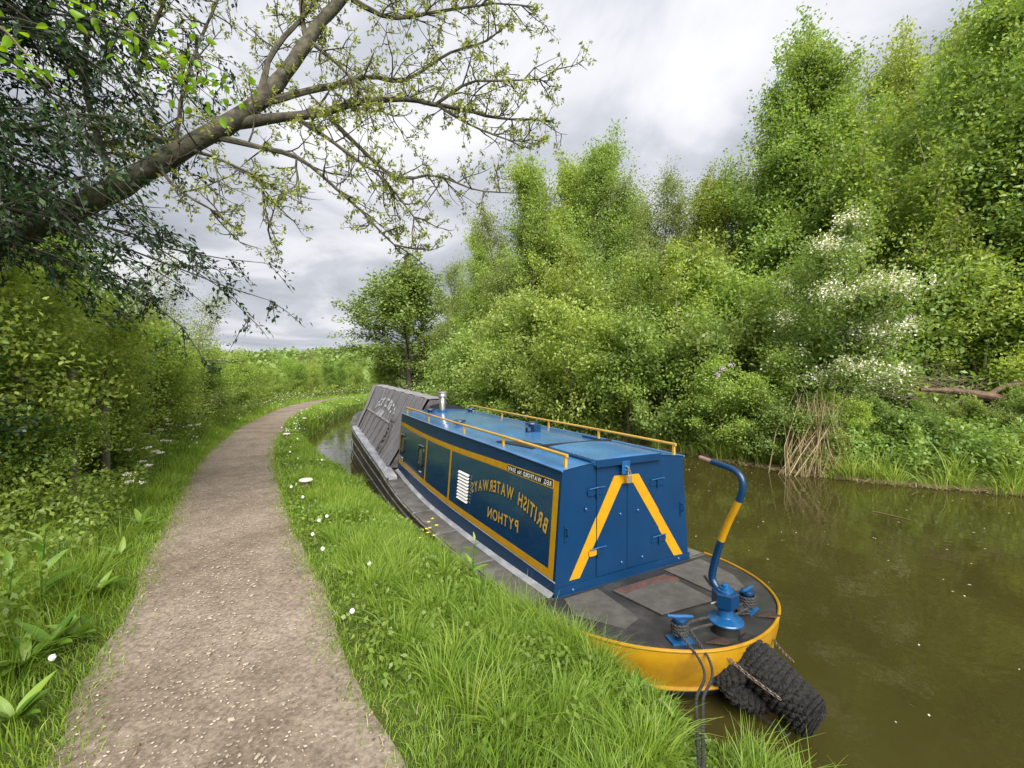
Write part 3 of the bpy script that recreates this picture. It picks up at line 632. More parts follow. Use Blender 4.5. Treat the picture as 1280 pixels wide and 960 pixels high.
# hold: cloths over planks
RW = .19
ridge_z = curve([(6.0, 2.12), (12, 2.37)])
def base_u(v): return float(beam(v))-.17
def tarp(v, s, off=0.0, side=-1):
    b, z0, z1 = base_u(v), float(deck_z(v))+.05, float(ridge_z(v)); u = b+(RW-b)*s; z = z0+(z1-z0)*s
    n = np.array([z1-z0, b-RW]); n = n/np.linalg.norm(n); return (side*(u+n[0]*off), v, z+n[1]*off)
def fold(v, s): return .014*math.sin(v*9.3+s*1.5)*math.sin(v*2.1+1) + .008*math.sin(v*23+s*3) - .022*math.sin(math.pi*min(1, s*1.05))
for side in (-1, 1):
    MB().grid([[tarp(v, s, fold(v, s), side) for s in np.linspace(.02, .50, 10)] for v in np.linspace(7.3, 11.9, 90)]).build('side_cloth', M['cloth'], boat, smooth=True)
    MB().grid([[tarp(v, s, fold(v, s)+.022, side) for s in np.linspace(.46, 1.0, 12)] for v in np.linspace(6.05, 11.95, 110)]).build('top_cloth', M['cloth'], boat, smooth=True)
    MB().grid([[tarp(v+.5*(s-.1)*(1 if v > 6.9 else .2), s, fold(v*1.3, s)+.035+.03*s, side) for s in np.linspace(.0, .47, 10)] for v in np.linspace(6.0, 7.25, 26)]).build('end_cloth', M['cloth'], boat, smooth=True)
    MB().grid([[tarp(v, s, .034+.008*math.sin(9*s), side) for s in np.linspace(.0, 1.0, 14)] for v in np.linspace(11.62, 12.04, 4)]).build('border_cloth', M['cloth_pale'], boat, smooth=True)
    MB().grid([[tarp(v, s, .032+fold(v, s), side) for s in (.455, .475, .49)] for v in np.linspace(7.35, 11.6, 40)]).build('hem', M['cloth_pale'], boat)
    for k, v in enumerate((7.75, 8.45, 9.15, 9.85, 10.55, 11.2)):
        MB().tube([tarp(v+.03*math.sin(k), s, .02+fold(v, s)*.6, side) for s in np.linspace(.01, .46, 8)], .013, 6).build('strap', M['cloth_dark'], boat, smooth=True)
    for k, v in enumerate((6.7, 7.0, 7.6, 8.35, 9.0, 9.7, 10.4, 11.1)):
        MB().tube([tarp(v+.05*math.sin(k*2), s, .029+fold(v, s), side) for s in np.linspace(.50, .985, 10)], .007, 5).build('seam', M['cloth_dark'], boat, smooth=True)
    P = [[(side*(base_u(v)-.03), v, dz(v)+.07), (side*(float(beam(v))-.03), v, dz(v)+.055), (side*(float(beam(v))+.004), v, dz(v)+.035), (side*(float(beam(v))+.004), v, dz(v)-.035)] for v in np.linspace(5.37, 12.1, 30)]
    mb = MB().grid(P); mb.quad(P[0][0], P[0][1], (P[0][1][0], 5.37, dz(5.37)-.03), (P[0][0][0], 5.37, dz(5.37)-.03)).build('hold_gunwale', M['white_worn'], boat)
    # lacing cord hanging in loops where the end cloth is tied
    pts = []
    for k in range(46):
        t = k/45; s = .03+.52*t; v = 7.3+.30*t+.10*math.sin(k*2.4); pts.append(tarp(v, s+.03*math.sin(k*1.7), .07+.02*math.sin(k*3.1), side))
    MB().tube(pts, .014, 6).build('lacing', M['cloth_dark'], boat, smooth=True)
    MB().tube([tarp(7.15+.75*t-.28*math.sin(math.pi*t), .02+.58*t, .06, side) for t in np.linspace(0, 1, 14)], .022, 6).build('cloth_edge', M['cloth_dark'], boat, smooth=True)
P = [[(t*RW*1.03, v, float(ridge_z(v))+.026-.01*t*t+.006*math.sin(v*7)) for t in np.linspace(-1, 1, 5)] for v in np.linspace(6.0, 12.02, 40)]
MB().grid(P).build('ridge_cloth', M['cloth_pale'], boat, smooth=True)
for v, nm in ((12.0, 'fore_board'), (6.0, 'mast_board')):
    a = tarp(v, 0, -.01); c = tarp(v, 1, -.01); MB().prism([(a[0], a[2]), (c[0], c[2]), (-c[0], c[2]), (-a[0], a[2])], lambda p, q, d, v=v: (p, v+d, q), -.02, .02).build(nm, M['cloth_dark'], boat)
MB().prism([(.12, 2.05), (.62, 1.93), (.72, 1.83), (-.15, 1.83), (-.20, 1.98)], lambda p, q, d: (p, 5.985+d, q), -.02, .03).build('folded_cloth', M['black'], boat)
MB().grid([[(t*float(beam(v))*.96, v, dz(v)-.02+.05*(1-t*t)) for t in (-1, -.5, 0, .5, 1)] for v in np.linspace(12.0, 15.9, 10)]).build('fore_deck', M['deck_dark'], boat)
# faded sign-writing on the cloth: an arch of worn letters over a small square mark (too worn to read in the photograph)
cl = empty('cloth_lettering'); cl.parent = boat
def on_tarp(px, py):
    d = np.array([(px-640)/F, 1, (YH-py)/F]); e0 = to_boat((0, 0, EYE)); d0 = np.array([d[0]*CS+d[1]*SN, -d[0]*SN+d[1]*CS, d[2]]); best = None
    for t in np.linspace(8, 18, 4000):
        p = e0+d0*t; b, z0, z1 = base_u(p[1]), float(deck_z(p[1]))+.05, float(ridge_z(p[1])); s = (p[2]-z0)/(z1-z0); u = -(b+(RW-b)*s)
        if p[0] >= u: return p[1], s
    return 10, .7
arc_px = [(470.5, 506), (473.5, 502.5), (477, 499.5), (481, 497.5), (485.5, 498), (490, 500), (493, 503.5), (494.5, 508), (494.5, 513), (492, 517)]
av = [on_tarp(*p) for p in arc_px]
for i in range(len(av)-1):
    (v0, s0), (v1, s1) = av[i], av[i+1]; dv, ds = v1-v0, s1-s0; nv, ns = -(ds)*1.2, dv*.42; L = math.hypot(nv, ns*2)+1e-6; hgt = .34
    nv, ns = nv/L*hgt*.5, abs(ns)/L*hgt
    for f0, f1, h0, h1 in ((.12, .32, 0, 1), (.32, .78, .75, 1), (.62, .84, 0, .72) if i % 2 else (.32, .70, 0, .26)):
        q = [tarp(v0+dv*a+nv*(h-.8), s0+ds*a+ns*(h-.8)-.03, .034+fold(v0+dv*a, s0)) for a, h in ((f0, h0), (f1, h0), (f1, h1), (f0, h1))]
        MB().quad(*q).build('faded_stroke', M['paint_white_faded'], cl)
sq = [on_tarp(*p) for p in ((476, 511), (482, 515), (476.5, 522), (470.5, 518))]
MB().quad(*[tarp(v, s, .036+fold(v, s)) for v, s in sq]).build('faded_mark', M['paint_white_faded'], cl)

# tiller: swan neck, rudder head
til = empty('tiller'); til.parent = boat
def swan(a, b): return SW[a:b]
raw = [(-1.14, .80), (-1.075, .84), (-1.03, .885), (-1.02, .945), (-1.055, 1.10), (-1.10, 1.25), (-1.165, 1.42), (-1.225, 1.55), (-1.27, 1.66), (-1.285, 1.74), (-1.265, 1.805), (-1.21, 1.845), (-1.13, 1.862), (-1.055, 1.872), (-.97, 1.885), (-.895, 1.896)]
fa = curve([(i, p[0]) for i, p in enumerate(raw)]); fb = curve([(i, p[1]) for i, p in enumerate(raw)])
SW = [(-.035, float(fa(t)), float(fb(t))) for t in np.linspace(0, 15, 91)]; RD = [.0315-.008*t for t in np.linspace(0, 1, 91)]
for nm, a, b, m in (('swan_neck', 0, 31, 'blue'), ('gold_band', 30, 46, 'gold'), ('swan_neck', 45, 82, 'blue'), ('tiller_pin', 81, 91, 'copper')):
    k = .78 if m == 'copper' else 1; MB().tube(SW[a:b], [r*k for r in RD[a:b]], 14).build(nm, M[m], til, smooth=True)
hc = (-.035, -1.14)
MB().lathe([(.108, 0), (.108, .105), (.10, .11)], (*hc, .50), 28).build('post_gland', M['rubber'], til, smooth=True)
MB().lathe([(.12, .107), (.136, .112), (.138, .122), (.133, .130), (.090, .142), (.064, .152), (.058, .165), (.058, .23)], (*hc, .50), 28).build('post_collar', M['blue_bright'], til, smooth=True)
MB().lathe([(.070, .215), (.102, .245), (.102, .345), (.094, .352), (.05, .354)], (*hc, .50), 6).build('rudder_head', M['blue'], til)
MB().lathe([(.062, .352), (.062, .364), (.045, .366), (.045, .385), (.03, .387), (.03, .405), (.022, .41)], (*hc, .50), 16).build('top_nut', M['blue_bright'], til, smooth=True)
MB().tube([(hc[0]-.14, hc[1]+.03, .77), (hc[0]-.08, hc[1]+.02, .775)], .008, 8).build('pin', M['steel'], til)
# dollies
DOL = ((-.46, -1.05), (.43, -1.03))
for i, (u, v) in enumerate(DOL):
    d = empty('dolly', (u, v, dz(v)), R(-20 if i == 0 else 12)); d.parent = boat; d.scale = (.86, .86, 1)
    MB().box(-.105, .105, -.075, .075, 0, .016).build('base_plate', M['blue_bright'], d, bevel=.004)
    MB().lathe([(.052, .01), (.046, .03), (.040, .10), (.046, .14), (.062, .15), (.066, .165), (.06, .178), (.03, .182)], n=20).build('post', M['blue'], d, smooth=True)
    MB().tube([(-.125, 0, .205), (-.05, 0, .192), (.05, 0, .185), (.125, 0, .178)], [.013, .017, .017, .013], 10).build('cross_bar', M['blue_bright'], d, smooth=True)
for u, v, r_ in ((-.06-.18, -1.235, 18), (.47, -1.20, -30)):
    MB().prism([(-.10, .05), (.075, .02), (.085, -.05), (.02, -.045)], lambda a, b, d, u=u, v=v: (u+a, v+b, dz(v)+.012+d), 0, .012).build('fairlead', M['iron'], boat, bevel=.002)

def rope_mesh(mb, pts, r=.012, twist=38, seg=.012):
    """a three-strand laid rope along the points"""
    p = [np.array(q, float) for q in pts]; d = [0]
    for a, b in zip(p[:-1], p[1:]): d.append(d[-1]+np.linalg.norm(b-a))
    fx = [curve([(d[i], p[i][k]) for i in range(len(p))]) for k in range(3)]; n = max(6, int(d[-1]/seg)); L = np.linspace(0, d[-1], n)
    C = np.stack([f(L) for f in fx], 1); T = np.gradient(C, axis=0); T /= np.linalg.norm(T, axis=1)[:, None]+1e-9
    A = np.cross(T, (.3, .2, .93)); A /= np.linalg.norm(A, axis=1)[:, None]+1e-9; B = np.cross(T, A)
    for k in range(3):
        ph = L*twist*2+k*2*math.pi/3; mb.tube(C+(np.cos(ph)[:, None]*A+np.sin(ph)[:, None]*B)*r*.52, r*.56, 6)
    return mb
WL = lambda u, v, z: to_world((u, v, z))
# mooring rope: turns on the near dolly, two strands to the bank
mr_o = MB(); (u, v) = DOL[0]; z = dz(v)
rope_mesh(mr_o, [WL(u+.058*math.cos(t), v+.058*math.sin(t), z+.055+.0115*t/6.283*2) for t in np.linspace(0, 4*2*math.pi, 49)], .012)
pin_w = np.array([.62, 1.38, .97])
for k, (du, dv_) in enumerate(((-.055, -.03), (.05, -.045))):
    a = WL(u+du, v+dv_, z+.10); b = WL(u+du*.9, v-.17, z+.02); m1 = b*.62 + pin_w*.38 - np.array([0, 0, .03+.02*k]); m2 = b*.28 + pin_w*.72 - np.array([0, 0, .015])
    rope_mesh(mr_o, [a, b, m1, m2, pin_w+np.array([.012*k, 0, 0])], .0095)
tag(mr_o.build('mooring_rope', M['rope'], smooth=True), 'black mooring rope running from the near stern dolly down to the grass', 'rope')
# stern line: across from dolly to dolly round the rudder post
so = MB(); (u2, v2) = DOL[1]; z2 = dz(v2)
rope_mesh(so, [WL(u+.05, v+.02, z+.10), WL(u+.2, v-.01, z+.115), WL(-.10, -1.07, .63), WL(.10, -1.06, .64), WL(u2-.10, v2-.01, z2+.08), WL(u2-.05, v2+.02, z2+.06)], .012)
rope_mesh(so, [WL(u+.05, v-.03, z+.08), WL(u+.22, v-.06, z+.085), WL(-.11, -1.12, .60), WL(.09, -1.12, .60), WL(u2-.12, v2-.04, z2+.05), WL(u2-.05, v2-.03, z2+.05)], .012)
rope_mesh(so, [WL(u2+.065*math.cos(t), v2+.065*math.sin(t), z2+.05+.0135*t/6.283*1.6) for t in np.linspace(0, 4*2*math.pi, 49)], .013)
rope_mesh(so, [WL(u2-.13+.05*math.cos(t*1.3), v2-.03+.04*math.sin(t), z2+.045+.025*math.sin(t*.7)) for t in np.linspace(0, 14, 40)], .012)
rope_mesh(so, [WL(u2+.03, v2+.05, z2+.12), WL(u2+.02, v2+.14, z2+.05), WL(u2+.10, v2+.40, dz(-.6)+.02), WL(u2+.25, v2+.62, dz(-.4)+.02)], .009)
tag(so.build('stern_rope', M['rope'], smooth=True), 'black rope tied between the two stern dollies round the rudder post', 'rope')

# rope stern fender: a plaited sausage bound across the stern and a thick button hanging aft
fen = empty('rope_fender', to_world((.02, -1.40, .27)), TH); fen.scale = (.88, .88, .88); tag(fen, 'thick black plaited rope fender chained to the round stern', 'fender')
def plaited(center, radius, nring, nseg, amp=.024, rows=30, strands=26, seed=1):
    """surface of revolution along a bent axis, covered with lumps of plaited rope"""
    r = np.random.default_rng(seed); cx = [curve([(i, p[k]) for i, p in enumerate(center)]) for k in range(3)]; rr = curve([(i, q) for i, q in enumerate(radius)])
    n = len(center)-1; P = []
    T = np.linspace(0, n, nring); C = np.stack([f(T) for f in cx], 1); D = np.gradient(C, axis=0); D /= np.linalg.norm(D, axis=1)[:, None]
    for i in range(nring):
        a = np.cross(D[i], (0, 0, 1)); a /= np.linalg.norm(a); b = np.cross(D[i], a); ring = []; s = i/(nring-1)*rows
        for k in range(nseg):
            ph = 2*math.pi*k/nseg; row = math.floor(s); fr = s-row; ang = ph*strands/(2*math.pi)+(.5 if row % 2 else 0)+ (fr-.5)*.55
            lump = math.sin(math.pi*fr)**.6 * abs(math.sin(math.pi*ang))**.6; q = float(rr(T[i]))*(1+.05*math.sin(3*ph+s*.4))+amp*(lump-.5)+.004*r.normal()
            ring.append(C[i]+q*(math.cos(ph)*a+math.sin(ph)*b))
        P.append(ring)
    mb = MB(); n0 = len(mb.v); mb.grid(P, True); mb.f.append(tuple(range(n0, n0+nseg))); m_ = n0+(nring-1)*nseg; mb.f.append(tuple(range(m_, m_+nseg))); return mb
plaited([(-.03, .22, .20), (.0, .08, .12), (.02, -.08, .04), (.05, -.24, -.03), (.07, -.37, -.10), (.08, -.43, -.125)], [.14, .18, .19, .18, .165, .10], 150, 130, rows=17, strands=15).build('button', M['fender'], fen, smooth=True)
plaited([(-.40, .25, .04), (-.31, .19, .035), (-.15, .12, .07), (.06, .11, .10), (.26, .20, .12), (.33, .26, .12)], [.04, .095, .12, .13, .10, .05], 120, 100, rows=18, strands=12, seed=3).build('side_sausage', M['fender'], fen, smooth=True)
plaited([(-.30, .17, -.02), (-.22, .07, -.10), (-.10, -.02, -.13), (.0, -.10, -.12)], [.04, .085, .09, .06], 80, 90, rows=9, strands=11, seed=5).build('lower_lobe', M['fender'], fen, smooth=True)
def chain(p0, p1, sag, n):
    mb = MB(); p0, p1 = np.array(p0), np.array(p1)
    for i in range(n):
        t = (i+.5)/n; c = p0+(p1-p0)*t-np.array([0, 0, sag*math.sin(math.pi*t)]); d = (p1-p0)/np.linalg.norm(p1-p0); a = np.cross(d, (0, 0, 1)); a /= np.linalg.norm(a); b = np.cross(d, a)
        s = a if i % 2 else b; L = np.linalg.norm(p1-p0)/n*.72
        mb.tube([c+d*L*math.cos(q)+s*.013*math.sin(q) for q in np.linspace(0, 2*math.pi, 9)], .0045, 5, cap=False)
    return mb
tag(chain((-.32, .19, .27), (-.185, -.27, .07), .02, 18).build('chain', M['rust_chain'], fen, smooth=True), kind='stuff')
tag(chain((.44, .22, .22), (.24, -.14, .16), .03, 17).build('chain', M['rust_chain'], fen, smooth=True), kind='stuff')

# ------------------------------------------------------------------ trees and shrubs
def grow(seed, H, Rad, tr, nb, start, nleaf, L, W, leaf, bark='bark', stems=1, clump=.55, sub=4, spread=.5, up=28, top=.35, flat=.65, droop=.2, lean=(0, 0), updir=.6, profile=.6, bare=0):
    """a tree or shrub at the origin: returns the meshes (wood, leaves)"""
    r = np.random.default_rng(seed); wood = MB(); cl = []; cd = []
    for st in range(stems):
        h = H*(1 if st == 0 else r.uniform(.62, .95)); a = r.uniform(0, 6.28); off = 0 if stems == 1 else spread
        p0 = np.array([off*.35*math.cos(a), off*.35*math.sin(a), -.15]); tipo = np.array([off*r.uniform(.4, 1.3)*math.cos(a)+lean[0], off*r.uniform(.4, 1.3)*math.sin(a)+lean[1], h])
        n = 9; ph = r.uniform(0, 6.28, 2); tp = []
        for i in range(n):
            t = i/(n-1); q = p0+(tipo-p0)*t; q[0] += .035*H*math.sin(t*5+ph[0])*t; q[1] += .035*H*math.sin(t*4+ph[1])*t; tp.append(q)
        tp = np.array(tp); wood.tube(tp, [tr*(1-.93*(i/(n-1))**.85)*(1.25 if i == 0 else 1) for i in range(n)], 7)
        fx = [curve([(i/(n-1), tp[i][k]) for i in range(n)]) for k in range(3)]
        m = max(4, nb//stems)
        for b in range(m):
            t = start+(1-start)*((b+.5)/m); tt = (t-start)/(1-start); o = np.array([float(f(t)) for f in fx]); az = b*2.39996+r.normal()*.5
            ln = Rad*((1-tt)**profile*(.5+.5*min(1, tt*3.5))+.10)*r.uniform(.6, 1.3); el = R(up+r.normal()*14+top*90*tt)
            d = np.array([math.cos(az)*math.cos(el), math.sin(az)*math.cos(el), math.sin(el)]); pts = [o+d*ln*q+np.array([0, 0, .10*ln*q*q-droop*.35*ln*q**3])+r.normal(size=3)*.04*ln*q for q in (0, .33, .66, 1)]
            br = max(.006, tr*.42*(1-.8*t)); wood.tube(pts, [br, br*.7, br*.45, br*.2], 5, cap=False)
            for q in range(sub):
                u = .35+.65*(q+r.random())/sub; i = min(2, int(u*3)); o2 = pts[i]+(pts[i+1]-pts[i])*(u*3-i)
                d2 = d*.7+r.normal(size=3)*.6; d2[2] += .15; d2 /= np.linalg.norm(d2); l2 = ln*r.uniform(.18, .42)
                wood.tube([o2, o2+d2*l2*.5, o2+d2*l2], [br*.4, br*.25, .004], 4, cap=False)
                cl.append(o2+d2*l2*.75); cd.append(d2); cl.append(o2+d2*l2*.2); cd.append(d2)
            cl.append(pts[3]); cd.append(d)
        for q in range(4): cl.append(tp[-1]-(tp[-1]-tp[-2])*q*.35); cd.append(np.array([0, 0, 1.]))
        if H > 8:                                   # upright leafy shoots standing out of the crown
            src = [i for i in range(len(cl)) if cl[i][2] > H*.5]
            for q in range(26//stems):
                o = cl[src[r.integers(0, len(src))]]; d = np.array([r.normal()*.25, r.normal()*.25, 1.]); ln = r.uniform(.7, 1.9); wood.tube([o, o+d*ln*.5+r.normal(size=3)*.05, o+d*ln], [.018, .012, .004], 4, cap=False)
                for u in (.35, .55, .75, .95): cl.append(o+d*ln*u); cd.append(d)
    cl = np.array(cl); cd = np.array(cd); k = r.integers(0, len(cl), nleaf); cs_ = clump*np.clip(np.exp(r.normal(-.15, .5, len(cl))), .3, 1.9); pw = cs_**1.6; k = r.choice(len(cl), nleaf, p=pw/pw.sum()); o = r.normal(size=(nleaf, 3)); o /= np.linalg.norm(o, axis=1)[:, None]; o *= (r.random(nleaf)**.45)[:, None]*.92; o[:, 2] *= flat
    dn = cd/(np.linalg.norm(cd, axis=1)[:, None]+1e-9); al = np.sum(o*dn[k], 1)[:, None]; o = o*.72+dn[k]*al*1.05
    C = cl[k]+o*cs_[k][:, None]; ok = C[:, 2] > .03; C, k = C[ok], k[ok]
    V, Q, rn = leaves(r, C, L, W, cd[k]*.6, updir, .2, r.random(len(cl))[k])
    return wood.mesh('wood', M[bark], True), mesh_np('crown', V, Q, M[leaf], rn), (cl, cd)
def plant_tree(name, meshes, xy, scale, rot, label, cat, group=None, zs=None, sink=.0):
    z = float(ground_z(np.array(xy[0]), np.array(xy[1])))
    t = empty(name, (xy[0], xy[1], z-sink), rot); t.scale = (scale, scale, scale*(zs or 1)); tag(t, label, cat, group)
    add('trunk', meshes[0], t); add('crown', meshes[1], t)
    for extra in meshes[3:]: add(*extra, t)
    return t
T = {}
T['tall'] = grow(1, 15, 3.0, .16, 62, .16, 46000, .15, .085, 'leaf_mid', 'bark_pale', 1, .75, 5, up=30)
T['yellow'] = grow(2, 13, 2.5, .12, 54, .12, 22000, .15, .085, 'leaf_yellow', 'bark_pale', 2, .7, 5, spread=1.3, up=35)
T['grey'] = grow(3, 13, 3.4, .17, 60, .10, 46000, .13, .065, 'leaf_grey', 'bark', 3, .8, 5, spread=2.2, up=32)
T['cool'] = grow(4, 14, 3.4, .17, 58, .08, 44000, .17, .10, 'leaf_cool', 'bark', 2, .85, 5, spread=1.6, up=22)
T['bright'] = grow(5, 14, 2.8, .14, 58, .14, 44000, .15, .09, 'leaf_bright', 'bark_pale', 2, .7, 5, spread=1.5, up=34)
T['oak'] = grow(6, 14, 6.4, .42, 60, .10, 36000, .32, .21, 'leaf_oak', 'bark', 1, 1.25, 6, up=12, top=.7, profile=.42)
T['under'] = grow(7, 4.2, 1.9, .05, 44, .05, 26000, .12, .075, 'leaf_bright', 'twig', 5, .55, 4, spread=1.6, up=24)
T['under2'] = grow(8, 3.6, 2.0, .05, 40, .03, 26000, .11, .07, 'leaf_mid', 'twig', 5, .5, 4, spread=1.8, up=18)
T['under3'] = grow(9, 2.6, 1.6, .03, 36, .03, 20000, .12, .08, 'leaf_cool', 'twig', 6, .45, 4, spread=1.6, up=15)
T['hedge'] = grow(10, 3.4, 1.5, .05, 48, .03, 30000, .075, .048, 'leaf_hedge', 'twig', 5, .42, 4, spread=1.3, up=25)
T['hedge2'] = grow(12, 3.6, 1.4, .05, 46, .03, 32000, .07, .042, 'leaf_bright', 'twig', 5, .40, 4, spread=1.2, up=32)
T['feather'] = grow(13, 4.6, 1.5, .035, 46, .12, 12000, .075, .032, 'leaf_grey', 'twig', 4, .38, 5, spread=1.5, up=30)
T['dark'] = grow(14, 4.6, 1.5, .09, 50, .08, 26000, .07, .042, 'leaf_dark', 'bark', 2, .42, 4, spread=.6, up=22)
T['haw'] = grow(15, 5.6, 2.6, .10, 54, .10, 34000, .09, .06, 'leaf_mid', 'bark', 4, .5, 5, spread=1.8, up=22, droop=.7)
# hawthorn blossom: flat white sprays on the outer, upper twigs
cl, cd = T['haw'][2]; r = np.random.default_rng(5); sel = np.where((np.hypot(cl[:, 0], cl[:, 1]) > 1.15) & (cl[:, 2] > 1.2))[0]; sel = r.choice(sel, min(len(sel), 230), replace=False)
C = np.concatenate([cl[i]+cd[i]*.12+r.normal(size=(int(r.integers(14, 95)), 3))*np.array([.15, .15, .12])+np.array([0, 0, .10]) for i in sel]); V, Q, rn = leaves(r, C, .06, .055, None, 1.5, 0)
T['haw'] = (*T['haw'], ('blossom', mesh_np('blossom', V, Q, M['blossom'], rn)))

T['sapling'] = grow(17, 8.5, 1.15, .065, 34, .30, 5200, .16, .09, 'leaf_bright', 'bark_pale', 1, .5, 4, up=38)
T['sapling2'] = grow(18, 8.0, 1.0, .06, 30, .38, 4200, .15, .085, 'leaf_yellow', 'bark_pale', 2, .5, 4, spread=.8, up=42)
def at_px(px, Z): return ((px-640)/F*Z, Z)
wood_trees = [   # px, distance, top row, mesh, label
 (572, 46, 300, 'grey', 'grey-green tree at the far left end of the wood, next to the round tree'),
 (556, 52, 345, 'bright', 'bright green tree touching the right side of the round tree'),
 (612, 38, 262, 'bright', 'bright green tree where the wood begins, above the boat chimney'),
 (650, 33, 232, 'grey', 'broad grey-green willow above the far end of the cabin roof'),
 (662, 30, 190, 'tall', 'dark-topped tree at the left shoulder of the wood skyline'),
 (700, 28, 172, 'bright', 'tall leafy tree left of the first skyline peak'),
 (752, 26, 160, 'tall', 'tall pointed tree making the first peak of the skyline'),
 (798, 27, 205, 'grey', 'silvery tree just right of the first skyline peak'),
 (836, 28, 245, 'yellow', 'yellow-green tree in the dip of the skyline'),
 (872, 24, 235, 'yellow', 'yellow-green sapling with wispy top right of the skyline dip'),
 (905, 23, 200, 'tall', 'small-crowned tree left of the tallest group'),
 (950, 21, 118, 'cool', 'dense green tree at the left flank of the tallest group'),
 (1000, 20, 62, 'tall', 'tall tree with rounded top in the tallest group'),
 (1060, 19, 8, 'bright', 'tallest tree of the wood, its tip near the top of the picture'),
 (1112, 21, 45, 'yellow', 'slim yellowish tree right of the tallest tree'),
 (1165, 20, 50, 'bright', 'bright tree with thin shoots between the tallest tree and the right edge'),
 (1215, 17, 60, 'cool', 'bluish green tree before the right edge of the picture'),
 (1275, 14.5, -5, 'cool', 'large bluish green tree cut by the right edge of the picture'),
 (1225, 22, 20, 'tall', 'tree behind the bluish green one near the right edge'),
 (1345, 13, -60, 'bright', 'tree leaning in from beyond the right edge'),
 (730, 33, 225, 'yellow', 'pale tree seen through the gap below the first skyline peak'),
 (1010, 27, 115, 'yellow', 'pale tree deep in the wood behind the flowering hawthorn'),
 (880, 31, 255, 'bright', 'background tree deep in the wood below the skyline dip'),
 (960, 30, 190, 'grey', 'greyish background tree deep in the wood behind the tallest group'),
 (1130, 27, 70, 'cool', 'background tree deep in the wood right of the tallest tree'),
 (790, 35, 240, 'cool', 'background tree deep in the wood behind the silvery tree'),
]
Hh = dict(tall=15, yellow=13, grey=13, cool=14, bright=14, oak=14)
for i, (px, Z, top, k, lab) in enumerate(wood_trees):
    p = at_px(px, Z); g = float(ground_z(np.array(p[0]), np.array(p[1]))); h = EYE+(YH-top-34)/F*Z-g; s = h/Hh[k]
    t = plant_tree('woodland_tree', T[k], p, s**.5, i*1.7, lab, 'tree', 'trees of the wood across the canal', zs=s/s**.5)
shrubs = [   # px, distance, height, mesh, label
 (615, 31, 6.5, 'under2', 'bush over the water where the boat roof ends'),
 (650, 25, 5.5, 'under', 'leafy bush beyond the far handrail, leftmost on that bank'),
 (700, 21.5, 5.0, 'under2', 'spreading green bush beyond the middle of the far handrail'),
 (742, 20, 5.6, 'under', 'bush with layered sprays above the rear end of the far handrail'),
 (790, 18.0, 4.4, 'under2', 'low dense bush left of the flowering hawthorn'),
 (835, 17.5, 4.6, 'under', 'layered bright bush above the rear of the cabin'),
 (885, 17.0, 3.8, 'under3', 'bluish green bush between the cabin and the hawthorn'),
 (925, 14.0, 3.0, 'under', 'bright bush with large leaves and lilac flower heads'),
 (985, 12.9, 1.7, 'under3', 'leafy bush at the foot of the flowering hawthorn'),
 (1050, 12.6, 1.6, 'under', 'bramble bush behind the dry reed heap'),
 (1100, 14.5, 3.4, 'under3', 'bush right of the hawthorn, behind the brushwood'),
 (1120, 12.2, 1.2, 'under3', 'low bramble bush right of the dry reed heap'),
 (1185, 12.0, 1.0, 'under2', 'low bush below the brushwood pile'),
 (1250, 13.8, 4.2, 'under', 'bright bush above the broken log'),
 (1240, 11.4, 1.0, 'under3', 'low green bush under the broken log'),
 (1290, 11.2, 1.2, 'under3', 'low bush at the right edge of the picture'),
 (1190, 15.5, 4.6, 'under', 'tall bush behind the brushwood pile'),
 (765, 23, 6.0, 'under2', 'shadowed bush inside the wood behind the handrail'),
 (905, 20, 5.5, 'under', 'young saplings inside the wood left of the hawthorn'),
 (1130, 18, 6.0, 'under2', 'thick bush inside the wood right of the hawthorn'),
 (1010, 18, 5.0, 'under', 'thicket inside the wood right behind the hawthorn'),
 (690, 26, 7.0, 'under2', 'thicket inside the wood above the middle of the far handrail'),
 (855, 22, 6.5, 'under2', 'thicket inside the wood above the cabin rear'),
 (1080, 22, 7.0, 'under', 'thicket high on the slope under the tallest tree'),
]
HS = dict(under=4.2, under2=3.6, under3=2.6)
for i, (px, Z, h, k, lab) in enumerate(shrubs):
    p = at_px(px, Z); s = h/HS[k]; plant_tree('bush', T[k], p, s, i*2.1, lab, 'bush', 'bushes on the wooded bank', sink=.1)
plant_tree('hawthorn', T['haw'], at_px(1018, 13.9), 1.08, .6, 'hawthorn covered in white blossom on the far bank', 'tree', sink=.1)
plant_tree('round_tree', T['oak'], at_px(512, 56), 1.38, 0, 'round-crowned dark tree standing alone beyond the boat bow', 'tree', zs=.70)
for i, (px, Z, h, lab) in enumerate(((688, 23.5, 8.5, 'slim pale-stemmed sapling above the middle of the far handrail'), (722, 21.5, 8.8, 'slim leaning sapling left of the pair above the far handrail'), (738, 22.5, 7.6, 'right-hand sapling of the pair above the far handrail'), (768, 20.5, 8.0, 'lone pale sapling above the rear end of the far handrail'),
        (812, 19.5, 7.0, 'thin sapling between the cabin and the skyline dip'), (868, 18.0, 7.4, 'thin sapling left of the hawthorn'), (1066, 16.6, 9.4, 'tall pale-stemmed sapling under the tallest tree'), (1098, 16.0, 8.0, 'pale sapling right behind the hawthorn'), (1176, 14.4, 7.8, 'pale sapling left of the bare pole-like trunk'), (1222, 14.0, 7.2, 'pale sapling right of the bare pole-like trunk'))):
    k = 'sapling' if i % 2 == 0 else 'sapling2'; plant_tree('sapling', T[k], at_px(px, Z), h/(8.5 if i % 2 == 0 else 8.0), i*1.3, lab, 'tree', 'saplings in front of the wood', sink=.1)
